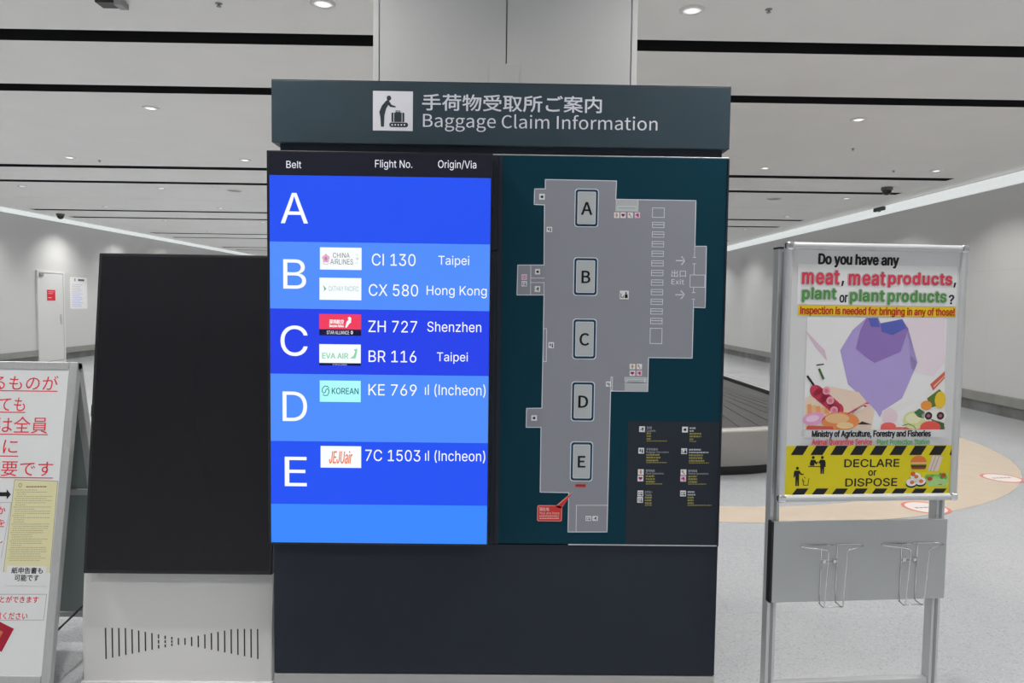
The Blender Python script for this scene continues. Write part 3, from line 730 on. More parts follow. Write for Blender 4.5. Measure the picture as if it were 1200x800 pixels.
COLS = [-8.295, -5.925, -3.555, -1.185, 1.185, 3.555, 5.925]
ROWS = [4.67+2.58*i for i in range(11)]
ROWN = ['before the first black slot', 'beyond the second black slot', 'before the third black slot', 'beyond the fourth black slot',
        'before the fifth black slot', 'beyond the sixth black slot', 'before the seventh black slot']
SIDE = {-8.295: 'nearest left wall', -5.925: 'second from left wall', -3.555: 'left, nearest the kiosk',
        -1.185: 'left of column', 1.185: 'right of column', 3.555: 'right, nearest the kiosk', 5.925: 'nearest right wall'}
proto = None
for iy, Y in enumerate(ROWS):
    for X in COLS:
        px, py, z = project((X, Y, HC))
        hidden = (310 < px < 858 and py > 92) or (436 < px < 747) or (px < 318 and px > 112 and py > 296)
        if iy < 7 and -14 < px < 1214 and -8 < py < 800 and not hidden:
            lab = 'round ceiling downlight %s, %s' % (ROWN[iy], SIDE[X])
            if proto is None:
                proto = t = thing('ceiling_downlight', lab, 'ceiling light', (X, Y, HC), group='round ceiling downlights')
                MB().lathe([(0.058, 0.0), (0.058, -0.012), (0.064, -0.014), (0.082, -0.004), (0.082, 0.0)], M_ring).build('trim_ring', t)
                MB().lathe([(0.058, -0.003), (0.044, -0.0075), (0.034, -0.009)], M_refl).build('reflector', t)
                MB().lathe([(0.034, -0.009), (0.018, -0.0105), (0.0, -0.011)], M_lens).build('lens', t)
            else:
                t = proto.copy()
                COL.objects.link(t)
                t.location = (X, Y, HC)
                t['label'] = lab
                for ch in proto.children:
                    if ch.type == 'MESH':
                        c = ch.copy()
                        COL.objects.link(c)
                        c.parent = t
            L = bpy.data.objects.new('lamp', lamp_data)
            COL.objects.link(L)
            L.parent = t
            L.location = (0, 0, -0.016)
        else:
            L = bpy.data.objects.new('lamp', lamp_data)
            COL.objects.link(L)
            L.location = (X, Y, HC-0.012)
for Y in [4.67-2.58*i for i in range(1, 5)]:
    for X in COLS:
        L = bpy.data.objects.new('lamp', lamp_data)
        COL.objects.link(L)
        L.location = (X, Y, HC-0.012)

WASH = []
for _w in WASH_W:
    wash = bpy.data.lights.new('wall_washer', 'SPOT')
    wash.energy = _w
    wash.color = LAMP_COL
    wash.spot_size = math.radians(116)
    wash.spot_blend = 1.0
    wash.shadow_soft_size = 0.09
    WASH.append(wash)
for nm, x, sg, z0, lab in (('linear_light', XL, 1, 3.275, 'long white luminous strip along the top of the left wall'),
                           ('linear_light', XR, -1, 3.215, 'long white luminous strip along the top of the right wall')):
    t = thing(nm, lab, 'strip light', (x, 13.0, z0))
    H = HC-z0
    b = MB()
    xa, xb = sorted((sg*0.002, sg*0.05))
    b.box(xa, xb, YB-13+0.01, YF-13-0.01, 0.012, H-0.002, M_white)
    b.build('housing', t)
    b = MB()
    n = 8
    prof = [(sg*(0.05+0.055*math.sin(PI*i/n)), 0.006+(H-0.02)*(1-math.cos(PI*i/n))/2) for i in range(n+1)]
    vs = [(px_, YB-13+0.012, pz) for px_, pz in prof] + [(px_, YF-13-0.012, pz) for px_, pz in prof]
    b.hull(vs, [(i, i+1, n+2+i, n+1+i) for i in range(n)] + [tuple(range(n+1)), tuple(range(n+1, 2*n+2))], M_tube)
    o = b.build('luminous_cover', t)
    for f in o.data.polygons:
        f.use_smooth = len(f.vertices) == 4
    for k in range(12):
        L = bpy.data.objects.new('wall_washer', WASH[0 if sg > 0 else 1])
        COL.objects.link(L)
        L.parent = t
        L.location = (sg*0.90, 1.5+2.58*(k-4), H-0.03)
        L.rotation_euler = (0, sg*math.radians(12), 0)

# ------------------------------------------------------------------ small ceiling fittings
def lathe_thing(name, label, cat, loc, parts, group=None):
    t = thing(name, label, cat, loc, group=group)
    for pn, prof, m in parts:
        MB().lathe(prof, m).build(pn, t)
    return t
for x, y, lab in ((-1.86, 4.70, 'tiny grey sprinkler head left of the white column, near the top edge'),
                  (1.67, 4.64, 'tiny grey sprinkler head right of the white column, near the top edge'),
                  (4.15, 8.57, 'tiny grey sprinkler head above the poster stand, between second and third black slots'),
                  (-5.63, 10.02, 'tiny grey sprinkler head on the left, just before the third black slot'),
                  (5.37, 9.90, 'tiny grey sprinkler head on the right, just before the third black slot')):
    lathe_thing('ceiling_sprinkler', lab, 'sprinkler', (x, y, HC), [
        ('escutcheon', [(0.022, 0.0), (0.022, -0.003), (0.008, -0.006), (0.008, -0.0)], M_grey),
        ('nozzle', [(0.006, -0.004), (0.006, -0.018), (0.015, -0.019), (0.015, -0.022), (0.0, -0.023)], M_grey)], 'ceiling sprinklers')
M_grille = mat('speaker_grille', (0.35, 0.35, 0.34), 0.7)
for x, y, lab in ((-9.48, 12.6, 'flat round grey ceiling speaker at the far left edge'),
                  (-4.74, 12.6, 'flat round grey ceiling speaker left of the kiosk display'),
                  (4.74, 12.6, 'flat round grey ceiling speaker right of the kiosk, above the poster stand')):
    lathe_thing('ceiling_speaker', lab, 'speaker', (x, y, HC), [
        ('rim', [(0.13, 0.0), (0.13, -0.008), (0.112, -0.010), (0.112, -0.002)], M_white),
        ('grille', [(0.112, -0.004), (0.06, -0.010), (0.0, -0.012)], M_grille)], 'round ceiling speakers')
M_smoke = mat('dome_tint', (0.02, 0.02, 0.022), 0.12)
for x, y, lab in ((6.01, 11.25, 'dark dome camera under the ceiling near the right wall'),
                  (-10.15, 16.45, 'dark dome camera under the ceiling beside the left strip light')):
    lathe_thing('dome_camera', lab, 'security camera', (x, y, HC), [
        ('mount', [(0.085, 0.0), (0.085, -0.045), (0.075, -0.05), (0.0, -0.05)], mat('camera_mount', (0.10, 0.10, 0.10), 0.5)),
        ('dome', [(0.07, -0.05), (0.066, -0.08), (0.05, -0.105), (0.026, -0.12), (0.0, -0.125)], M_smoke)])
t = thing('dark_block', 'small dark block on the right strip light, below the dome camera', 'fitting', (XR-0.105, 13.2, 3.325))
MB().box(-0.06, 0.0, -0.17, 0.17, -0.035, 0.035, mat('block_dark', (0.05, 0.05, 0.05), 0.5), 0.012).build('body', t)  # plain dark block against the strip, with a small round cap below
MB().lathe([(0.0, -0.05), (0.022, -0.047), (0.026, -0.035)], M_smoke, (-0.03, 0, 0)).build('lens', t)
t = thing('box_camera', 'dark and grey camera box hanging from the ceiling at the top left edge', 'security camera', (-2.53, 4.68, HC))
MB().lathe([(0.03, 0.0), (0.03, -0.006), (0.012, -0.008), (0.012, -0.015), (0.0, -0.015)], M_black).build('bracket', t)
MB().box(-0.085, 0.03, -0.05, 0.05, -0.034, -0.006, M_black, 0.004).build('housing', t)
MB().box(0.03, 0.085, -0.045, 0.045, -0.046, -0.008, M_grey, 0.006).build('front_cap', t, 'grey front cap')

# ------------------------------------------------------------------ notices on the left wall
FL = Face((XL, 0, 0), (0, 1, 0), (0, 0, 1), (1, 0, 0), Matrix.Identity(4))
t = thing('door_sign', 'small red square sign on the white service door', 'sign', (XL+0.03, 16.80, 1.42))
MB().box(0.0, 0.004, -0.15, 0.15, 0.0, 0.25, ink(205, 40, 60), 0.0).build('plate', t)
b = MB()
for k, (a, c) in enumerate(((0.2, 0.21), (0.16, 0.17), (0.06, 0.075))):
    b.box(0.0041, 0.0046, -0.11, 0.11 - 0.05*k, a, c, ink(240, 190, 195))
b.build('print', t)
t = thing('wall_notice', 'white paper notice with faint blue print on the left wall beside the door', 'notice', (XL, 17.93, 1.22))
MB().box(0.0, 0.003, -0.36, 0.36, 0.0, 0.78, ink(222, 224, 234)).build('sheet', t)
b = MB()
b.box(0.0031, 0.0036, -0.02, 0.24, 0.69, 0.74, ink(90, 92, 104))
b.box(0.0031, 0.0036, -0.18, -0.12, 0.68, 0.75, ink(150, 152, 170))
for k in range(13):
    z = 0.05+0.045*k
    b.box(0.0031, 0.0036, -0.28, random.uniform(0.05, 0.28), z, z+0.016, ink(186, 190, 218))
b.build('print', t)

# ------------------------------------------------------------------ baggage information kiosk
KX0, KX1, KY = -0.812, 0.778, 2.50
Z_PL, Z_SEAM, Z_BODY, Z_H0, Z_H1 = 0.161, 0.640, 2.017, 2.045, 2.260
K0 = Vector(((KX0+KX1)/2, KY, 0))
KM = root_mat(K0)
M_slate = noise_mat('slate_metal', (0.034, 0.056, 0.073), (0.038, 0.062, 0.080), 5, 0.5, spec=0.25)
M_slate2 = noise_mat('slate_metal_dark', (0.023, 0.029, 0.042), (0.025, 0.032, 0.045), 5, 0.5, spec=0.2)
M_lit_edge = mat('painted_lit_edge', (0.72, 0.73, 0.73), 0.3, 0.6)  # pale tone standing in for light on the cabinet top and a glint
kiosk = thing('baggage_information_kiosk', 'tall dark slate information board with a lit blue flight screen and a teal floor map', 'information board', K0)
hw = (KX1-KX0)/2
o = MB().box(-hw, hw, 0.0, 0.32, 0.0, Z_PL-0.002, M_steel, 0.002).build('plinth', kiosk, 'stainless steel plinth')
b = MB()
b.box(-hw, hw, 0.0, 0.32, Z_PL, Z_SEAM-0.002, M_slate2, 0.002)
b.build('lower_panel', kiosk)
b = MB()
b.box(-hw, hw, 0.004, 0.32, Z_SEAM, Z_BODY-0.004, M_slate, 0.002)
b.box(-hw, hw, 0.002, 0.32, Z_BODY-0.004, Z_BODY, M_lit_edge, 0.001)  # light along the cabinet top, painted as a pale strip
b.box(-0.008, 0.006, -0.004, 0.004, Z_SEAM, Z_BODY-0.006, M_slate2)
b.box(-0.032, -0.010, -0.006, 0.004, Z_SEAM, 1.68, M_slate2, 0.001)
b.box(-0.032, -0.010, -0.006, 0.004, 1.684, Z_BODY-0.006, M_slate2, 0.001)
b.build('cabinet', kiosk)
b = MB().box(-hw+0.024, hw-0.020, 0.02, 0.30, Z_BODY, Z_H0, M_slate2)
b.build('neck', kiosk)
b = MB()
b.box(-hw, hw, 0.0, 0.32, Z_H0, Z_H1-0.003, M_slate, 0.002)
b.box(-hw, hw, 0.001, 0.32, Z_H1-0.003, Z_H1, M_slate2, 0.001)
header = b.build('header_panel', kiosk)
FH = Face((K0.x, KY, 0), (1, 0, 0), (0, 0, 1), (0, -1, 0), KM)
W_ = ink(205, 207, 214)
g = Gfx(FH)
g.text('手荷物受取所ご案内', 495, 111.6, 705, 130.8, W_, 0, dup=0.32)
g.text('Baggage Claim Information', 495.7, 134.2, 770.5, 155.8, W_, 0, font='N')
g.build('lettering', header)
g = Gfx(FH)
DK = ink(44, 54, 62)
g.rect(437, 106.8, 483.8, 153.2, ink(212, 212, 220), 0)
g.ell(455.8, 115, 2.7, 3.0, DK, 1)
P = lambda a, c: (300+a/4, 80+c/4)
g.poly([P(612, 150), P(622, 150), P(636, 172), P(655, 178), P(654, 184), P(630, 181), P(620, 172), P(610, 190), P(602, 222), P(600, 274), P(586, 274), P(583, 230), P(578, 205), P(590, 175)], DK, 1)
g.rrect(458.8, 132, 473.8, 143, 1.0, DK, 1)
g.rect(461.2, 132, 461.9, 143, ink(212, 212, 220), 2)
g.rect(470.8, 132, 471.5, 143, ink(212, 212, 220), 2)
g.frame(463.6, 129.6, 469.2, 132, 0.8, DK, 1)
g.rrect(456.3, 143.6, 478.2, 149, 2.4, DK, 1)
for k in range(5):
    g.ell(459.6+3.6*k, 146.3, 1.0, 1.1, ink(212, 212, 220), 2, n=10)
g.build('pictogram', header)

# --- lit flight screen
DY = KY-0.062
FD = Face((K0.x, DY, 0), (1, 0, 0), (0, 0, 1), (0, -1, 0), KM)
M_bez = mat('bezel_black', (0.008, 0.009, 0.012), 0.3)
x0, x1 = FD.uv(312.8, 300)[0], FD.uv(576.2, 300)[0]
z1, z0 = FD.uv(445, 177.6)[1], FD.uv(445, 638.6)[1]
b = MB().box(x0, x1, DY-KY, -0.001, z0, z1, M_bez, 0.003)
disp = b.build('display', kiosk, 'flat screen showing the flights of each belt')
g = Gfx(FD)
a0, a1 = FD.uv(316.2, 300)[0], FD.uv(574.2, 300)[0]
ys = [180.2, 206.8, 284.6, 362.8, 439.0, 517.7, 591.2, 636.2]
cs = [led(24, 26, 38), led(36, 82, 242), led(82, 143, 252), led(36, 66, 234), led(78, 142, 252), led(33, 82, 244), led(56, 136, 255)]
for i, m in enumerate(cs):
    vt, vb = FD.uv(445, ys[i])[1], FD.uv(445, ys[i+1])[1]
    g._add([(a0, vb), (a1, vb), (a1, vt), (a0, vt)], m, 0)
g.build('screen', disp)
LW, LW2 = led(252, 253, 255), led(238, 240, 250)
for t_, bx in (('Belt', (335.6, 188.6, 353.2, 197.0)), ('Flight No.', (439.6, 187.4, 483.2, 199.0)), ('Origin/Via', (513.4, 187.8, 558.2, 199.6))):
    g = Gfx(FD, 0.0009); g.text(t_, *bx, LW2, 0, bold=0.0); g.build('lettering', disp)
for t_, bx in (('A', (329, 226, 361, 261.6)), ('B', (332, 303.8, 358.8, 338.2)), ('C', (328.8, 381.2, 360.6, 417)), ('D', (331.2, 458.6, 360, 493.2)), ('E', (333.8, 535, 359.6, 569.4))):
    g = Gfx(FD, 0.0009); g.text(t_, *bx, LW, 0, bold=0.0); g.build('lettering', disp)
for t_, bx in (('CI 130', (435.8, 297.3, 487, 311.4)), ('CX 580', (432.2, 333, 490, 346.9)), ('ZH 727', (431.8, 375.6, 488.8, 389.2)), ('BR 116', (432, 410.8, 488, 424.4)),
               ('KE 769', (431.8, 450, 488.3, 463.4)), ('7C 1503', (428.2, 526.8, 492.6, 540.2)), ('Taipei', (513.8, 299.6, 550, 313.2)), ('Hong Kong', (500, 335, 570.4, 349)),
               ('Shenzhen', (500.8, 377, 564, 388.9)), ('Taipei', (512, 412.6, 548.3, 426)), ('ıl (Incheon)', (498, 450, 569, 465.2)), ('ıl (Incheon)', (498.2, 527.4, 568.6, 542.2))):
    g = Gfx(FD, 0.0009); g.text(t_, *bx, LW, 0, bold=0.0); g.build('lettering', disp)
def logo(label, fn):
    g = Gfx(FD, 0.0009)
    fn(g)
    g.build('airline_logo', disp, label)
WH = led(250, 255, 255)
def lg1(g):
    g.rect(375, 290, 423.8, 316, WH)
    pk, pk2 = led(222, 176, 208), led(196, 130, 168)
    for k in range(5):
        t = math.radians(90+72*k)
        g.ell(382+2.6*math.cos(t), 302.8-3.0*math.sin(t), 2.1, 2.4, pk, 1, n=12)
    g.ell(382, 303, 1.6, 2.4, pk2, 2, n=12)
    g.line([(378.2, 308), (380, 309.6), (384, 309.6), (386, 308)], 0.5, pk2, 2)
    g.text('CHINA', 390.2, 296.2, 409.8, 302.0, led(84, 88, 104), 1)
    g.text('AIRLINES', 387.2, 303.4, 413.8, 309.8, led(84, 88, 104), 1)
    gr = led(214, 226, 222)
    g.ell(418.8, 303, 1.8, 1.6, gr, 1, n=12); g.ell(418.4, 298.4, 2.4, 0.9, led(232, 240, 238), 1, n=12); g.ell(418, 308, 1.6, 1.2, led(232, 240, 238), 1, n=12)
def lg2(g):
    g.rect(374.5, 325.5, 423.5, 351.4, WH)
    g.poly([(378.4, 333.4), (380.6, 336.0), (382.6, 338.4), (379.4, 341.2), (380.2, 338.6)], led(112, 160, 166), 1)
    g.text('CATHAY PACIFIC', 385, 335.2, 420.4, 341.2, led(156, 190, 200), 1)
def lg3(g):
    g.rect(374.3, 368, 423.2, 385.8, led(242, 62, 96))
    g.rect(374.3, 385.8, 423.2, 393, led(18, 16, 58))
    g.text('深圳航空', 386, 374.2, 403, 379.4, WH, 1, dup=0.15)
    g.text('Shenzhen Airlines', 386, 380.2, 403, 383.2, WH, 1, dup=0.12)
    g.poly([(404.6, 383.4), (406.2, 377.0), (408.8, 374.0), (407.4, 372.6), (409.4, 370.8), (411.6, 372.4), (411.4, 377.8), (409.6, 379.0), (408.4, 380.6), (406.4, 383.8)], WH, 1)
    g.text('STAR ALLIANCE', 383, 387.4, 409.2, 391.6, WH, 1)
    g.ell(412.4, 389.5, 1.3, 2.1, WH, 1, n=12)
    g.ell(412.4, 389.5, 0.6, 1.2, led(18, 16, 58), 2, n=10)
def lg4(g):
    g.rect(374.3, 403.3, 422.8, 425.2, WH)
    g.rect(374.3, 425.2, 422.8, 428.2, led(16, 18, 54))
    gr = led(140, 214, 180)
    g.text('EVA AIR', 377.8, 413.6, 408, 419.8, gr, 1, dup=0.25)
    g.poly([(410, 419.8), (414.4, 416.8), (416.4, 411.6), (414.6, 409.6), (418.8, 408.2), (418.2, 414.0), (416.6, 419.8)], gr, 1)
    g.text('STAR ALLIANCE', 390, 426.0, 406.8, 428.0, led(200, 205, 225), 1)
def lg5(g):
    g.rect(374.8, 445.8, 422.8, 470.8, led(176, 255, 252))
    c = led(32, 92, 106)
    pts = [(385.4, 454.6), (383.6, 452.4), (380.4, 452.2), (378.0, 455.0), (377.6, 458.6), (379.4, 460.4), (381.4, 459.2), (382.2, 456.4), (383.8, 455.2), (385.4, 456.6), (385.6, 460.0), (383.8, 463.0), (380.8, 463.4), (378.8, 462.2)]
    g.line(pts, 0.85, c, 1)
    g.text('KOREAN', 389.0, 454.4, 420.2, 461.6, led(40, 98, 130), 1, dup=0.12)
def lg6(g):
    g.rect(375.8, 522.5, 423.3, 547.8, WH)
    g.text('JEJUair', 386, 528.2, 413, 542.8, led(240, 128, 92), 1, shear=0.25, dup=0.3)
logo('white airline logo with a pink flower and grey capitals', lg1)
logo('white airline logo with pale green capitals and a brush mark', lg2)
logo('red airline logo with a white bird above a black strip', lg3)
logo('white airline logo with green capitals above a thin black strip', lg4)
logo('pale cyan airline logo with a swirl and dark capitals', lg5)
logo('white airline logo with slanted orange letters', lg6)

# --- floor map
MY = KY-0.004
FM = Face((K0.x, MY, 0), (1, 0, 0), (0, 0, 1), (0, -1, 0), KM)
M_teal = mat('map_teal', (0.003, 0.041, 0.066), 0.5, spec=0.12)
mx0, mx1 = 0.006, hw-0.006
mp = MB().box(mx0, mx1, MY-KY, 0.0, Z_SEAM+0.003, Z_BODY-0.006, M_teal, 0.0008).build('map_panel', kiosk, 'teal map panel')
b = MB().box(hw-0.006, hw, MY-KY-0.003, 0.0, Z_SEAM, Z_BODY-0.006, M_slate2, 0.0008)
b.box(mx0+0.25, hw, MY-KY-0.001, 0.0, Z_SEAM-0.0005, Z_SEAM+0.003, M_lit_edge)  # painted glint along the lower edge of the map
b.build('edge_strip', kiosk)
g = Gfx(FM)
GR, LN, LT, NV, BK = ink(132, 134, 142), ink(206, 212, 220), ink(168, 172, 174), ink(18, 56, 78), ink(12, 14, 16)
plan = [(639, 210.3), (722.5, 212), (721.5, 233.5), (815.5, 235), (814.3, 288.5), (827.8, 288.5), (826.3, 360.5), (812.6, 360), (811, 419.5), (760, 418.8), (759, 458.5), (715.5, 458),
        (711.3, 623), (665.5, 623), (666.5, 577), (633, 576.3), (634, 500.5), (616.5, 500.5), (617, 478.3), (635, 478), (637.5, 345.5), (605.8, 345.5), (606.8, 310.5), (637.5, 310.5), (638, 240), (626, 239.5), (626.5, 221.3), (639, 221.3)]
g.poly(plan, GR, 0)
g.line(plan, 0.9, LN, 1, closed=True)
for L_, (x0, y0, x1, y1), tb in (('A', (674.3, 222, 700.5, 265.2), (681.3, 237, 693.8, 251.4)), ('B', (672.8, 302.4, 699.5, 345.6), (681.8, 317.4, 691.4, 331.4)),
                                 ('C', (671.8, 374.2, 698, 420), (679.4, 390.4, 690, 404.6)), ('D', (670.2, 447.8, 695.8, 492.6), (678, 463.6, 688.8, 477.2)), ('E', (669, 518, 693.8, 562.8), (677.4, 534.2, 685.6, 547.2))):
    g.rrect(x0-0.9, y0-0.9, x1+0.9, y1+0.9, 3.6, LN, 1)
    g.rrect(x0, y0, x1, y1, 3.2, NV, 2)
    g.rrect(x0+2.4, y0+2.6, x1-2.4, y1-2.6, 1.6, LN, 3)
    g.rrect(x0+3.0, y0+3.2, x1-3.0, y1-3.2, 1.2, LT, 4)
    g.text(L_, *tb, BK, 5, font='N', dup=0.42)
Q5 = lambda a, c: (570+a/4, 180+c/4)
Q6 = lambda a, c: (570+a/4, 360+c/4)
Q7 = lambda a, c: (570+a/4, 480+c/4)
def fr(Q, x0, y0, x1, y1, w_=0.7, ly=1):
    g.frame(*Q(x0, y0), *Q(x1, y1), w_, LN, ly)
fr(Q5, 777, 253, 835, 300)
for k in range(11):
    yy, xx = 334+45*k, 777-0.9*k
    fr(Q5, xx, yy-14, xx+57, yy+14)
    g.rect(*Q5(xx, yy-3), *Q5(xx+57, yy), LN, 1)
fr(Q6, 766, 97, 824, 171)
g.text('出口', *Q5(867, 545), *Q5(935, 578), LN, 1)
g.text('Exit', *Q5(867, 587), *Q5(927, 613), LN, 1, font='N')
for yy, xx in ((501, 890), (661, 887)):
    g.line([Q5(xx, yy), Q5(xx+42, yy)], 1.1, LN, 1)
    g.line([Q5(xx+25, yy-18), Q5(xx+42, yy), Q5(xx+25, yy+18)], 1.1, LN, 1)
fr(Q5, 953, 567, 1025, 627)
for pts in ([(976, 436), (975, 486)], [(968, 486), (982, 486)], [(974, 516), (973, 567)], [(967, 516), (981, 516)], [(971, 628), (970, 651)], [(964, 651), (978, 651)], [(963, 682), (977, 682)], [(970, 682), (970, 720)]):
    g.line([Q5(*p) for p in pts], 0.7, LN, 1)
g.rect(*Q5(606, 214), *Q5(712, 270), LT, 1); fr(Q5, 606, 214, 712, 270, 0.6, 2); fr(Q5, 614, 246, 704, 265, 0.6, 2)
g.rect(*Q6(648, 327), *Q6(755, 393), LT, 1); fr(Q6, 648, 327, 745, 353, 0.6, 2); fr(Q6, 657, 336, 742, 353, 0.6, 2)
fr(Q6, 266, 98, 283, 255); fr(Q6, 582, 325, 592, 390)
g.line([Q5(208, 524), Q5(207, 661)], 0.7, LN, 1)
for a in (583, 604):
    g.line([Q5(210, a), Q5(271, a)], 0.7, LN, 1)
g.line([Q5(270, 604), Q5(270, 661)], 0.7, LN, 1)
g.line([Q7(420, 571), Q7(422, 447), Q7(567, 447)], 0.7, LN, 1)
IC, OR, CRM = ink(212, 213, 216), ink(206, 140, 84), ink(168, 40, 84)
def icon(Q, x0, y0, x1, y1, kind, ly=2):
    (a, c), (d, e) = Q(x0, y0), Q(x1, y1)
    g.rect(a, c, d, e, IC if kind not in 'pm' else ink(214, 186, 206), ly)
    w_, h = d-a, e-c
    X = lambda t: a+w_*t
    Y = lambda t: c+h*t
    if kind == 's':
        g.rect(X(.34), Y(.3), X(.72), Y(.72), BK, ly+1); g.rect(X(.2), Y(.45), X(.34), Y(.6), BK, ly+1)
    elif kind == 'i':
        g.ell(X(.32), Y(.34), w_*.12, h*.14, BK, ly+1, n=8); g.rect(X(.22), Y(.46), X(.44), Y(.66), BK, ly+1)
        g.ell(X(.68), Y(.36), w_*.12, h*.14, BK, ly+1, n=8); g.rect(X(.58), Y(.5), X(.8), Y(.86), BK, ly+1)
    elif kind == 'n':
        g.line([(X(.14), Y(.34)), (X(.14), Y(.78)), (X(.42), Y(.78)), (X(.42), Y(.6))], w_*.08, BK, ly+1)
        g.ell(X(.7), Y(.26), w_*.1, h*.11, BK, ly+1, n=8); g.poly([(X(.56), Y(.4)), (X(.86), Y(.4)), (X(.9), Y(.86)), (X(.54), Y(.86))], BK, ly+1)
    elif kind == 'h':
        r_ = w_*.19
        g.ell(X(.34), Y(.4), r_, r_*1.05, CRM, ly+1, n=12); g.ell(X(.66), Y(.4), r_, r_*1.05, CRM, ly+1, n=12)
        g.poly([(X(.16), Y(.46)), (X(.84), Y(.46)), (X(.5), Y(.84))], CRM, ly+1)
    elif kind == 'o':
        g.ell(X(.5), Y(.3), w_*.2, h*.17, OR, ly+1, n=10); g.rect(X(.36), Y(.5), X(.64), Y(.82), OR, ly+1); g.rect(X(.2), Y(.48), X(.8), Y(.56), ink(150, 110, 60), ly+2)
    elif kind == 'w':
        g.ell(X(.34), Y(.34), w_*.2, h*.2, OR, ly+1, n=10); g.poly([(X(.3), Y(.5)), (X(.5), Y(.5)), (X(.82), Y(.84)), (X(.6), Y(.84))], ink(120, 124, 120), ly+1)
    elif kind == 'm':
        g.ell(X(.54), Y(.4), w_*.24, h*.2, CRM, ly+1, n=10); g.rect(X(.5), Y(.5), X(.74), Y(.84), CRM, ly+1); g.rect(X(.16), Y(.4), X(.34), Y(.6), CRM, ly+1)
    elif kind == 'p':
        g.frame(X(.2), Y(.24), X(.8), Y(.8), w_*.09, ink(150, 60, 110), ly+1); g.rect(X(.46), Y(.24), X(.54), Y(.8), ink(150, 60, 110), ly+1)
    elif kind == 't':
        g.frame(X(.12), Y(.24), X(.5), Y(.78), w_*.08, BK, ly+1); g.ell(X(.72), Y(.32), w_*.11, h*.12, BK, ly+1, n=8); g.poly([(X(.72), Y(.42)), (X(.9), Y(.84)), (X(.54), Y(.84))], BK, ly+1)
    elif kind == 'b':
        g.ell(X(.6), Y(.36), w_*.18, h*.14, BK, ly+1, n=8); g.rect(X(.2), Y(.5), X(.6), Y(.62), BK, ly+1); g.rect(X(.56), Y(.5), X(.7), Y(.84), BK, ly+1)
for x, k in ((598, 'o'), (628, 'h'), (662, 'w'), (695, 'm')):
    icon(Q5, x, 275, x+25, 302, k)
icon(Q5, 625, 642, 667, 682, 'n')
icon(Q5, 247, 188, 274, 216, 's'); icon(Q5, 282, 343, 308, 367, 'i'); icon(Q5, 228, 540, 252, 566, 's'); icon(Q5, 226, 620, 252, 648, 'b')
icon(Q5, 165, 565, 190, 591, 'p'); icon(Q5, 165, 597, 190, 622, 't')
icon(Q6, 291, 163, 317, 191, 'i'); icon(Q6, 560, 347, 582, 371, 'i'); icon(Q6, 210, 505, 237, 531, 's')
icon(Q6, 671, 265, 697, 290, 'o'); icon(Q6, 704, 265, 729, 290, 'w'); icon(Q6, 671, 296, 697, 321, 'h'); icon(Q6, 704, 296, 729, 321, 'm')
icon(Q7, 465, 497, 491, 520, 't'); icon(Q7, 497, 497, 522, 520, 'b')
RD = ink(196, 52, 48)
g.rect(*Q7(417, 347), *Q7(466, 362), RD, 2)
g.greek(674.6, 568.6, 686, 1.6, ink(120, 40, 40), 3, unit=1.6)
g.rrect(*Q7(238, 447), *Q7(354, 522), 2, ink(214, 150, 148), 2)
g.poly([Q7(322, 452), Q7(352, 462), Q7(406, 382)], ink(214, 150, 148), 2)
g.rrect(*Q7(241, 450), *Q7(351, 519), 1.6, RD, 3)
g.poly([Q7(326, 456), Q7(350, 462), Q7(403, 387)], RD, 3)
g.text('現在地', *Q7(248, 457), *Q7(294, 474), ink(235, 220, 220), 4)
g.text('You are here', *Q7(248, 477), *Q7(342, 489), ink(228, 200, 198), 4, font='N')
for yy in (497, 508):
    g.greek(Q7(248, 0)[0], Q7(0, yy)[1], Q7(340, 0)[0], 1.5, ink(222, 170, 165), 4, unit=1.8)
g.build('floor_plan', mp)
# legend in the lower right corner of the map
g = Gfx(FM)
lx0, lx1 = FM.uv(734.5, 560)[0], mx1-0.001
lz0, lz1 = Z_SEAM+0.004, FM.uv(795, 493.8)[1]
g._add([(lx0, lz0), (lx1, lz0), (lx1, lz1), (lx0, lz1)], M_slate2, 0)
YL, WL = ink(138, 132, 72), ink(168, 172, 178)
def entry(kinds, ix, iy, tx, wl, yl, thin):
    for k, kd in enumerate(kinds):
        icon(Q7, ix-1.5*k, iy+30*k, ix-1.5*k+27, iy+30*k+27, kd)
    X = lambda v: Q7(v, 0)[0]
    Y = lambda v: Q7(0, v)[1]
    g.text(wl[0][0], X(tx), Y(iy+1), X(tx+wl[0][1]), Y(iy+13), WL, 1) if wl[0][0] else g.greek(X(tx), Y(iy+7), X(tx+wl[0][1]), 2.2, WL, 1, unit=1.8)
    g.text(wl[1][0], X(tx), Y(iy+15), X(tx+wl[1][1]), Y(iy+26), WL, 1, font='N') if wl[1][0] else g.greek(X(tx), Y(iy+20), X(tx+wl[1][1]), 1.8, WL, 1, unit=1.6)
    for k, l in enumerate(yl):
        g.greek(X(tx), Y(iy+33+13*k), X(tx+l), 2.2, YL, 1, unit=2.0, gap=0.5)
    g.greek(X(tx), Y(iy+69), X(tx+thin), 1.2, YL, 1, unit=1.8)
entry('b', 716, 77, 751, [('税関', 24), ('Customs', 42)], [20, 20, 20], 96)
entry('i', 712, 178, 749, [('手荷物案内', 54), ('Baggage Information', 106)], [62, 66, 56], 96)
entry('oh', 710, 278, 747, [('植物検疫', 42), ('Plant Quarantine', 84)], [40, 42, 42], 80)
entry('tt', 708, 378, 743, [('お手洗い', 34), ('Toilets', 32)], [34, 30, 32], 34)
entry('s', 917, 79, 952, [('', 28), ('', 22)], [54, 54, 20], 34)
entry('n', 913, 180, 949, [('', 56), ('', 94)], [66, 64, 72], 94)
entry('wm', 910, 279, 946, [('動物検疫', 42), ('Animal Quarantine', 94)], [40, 42, 42], 84)
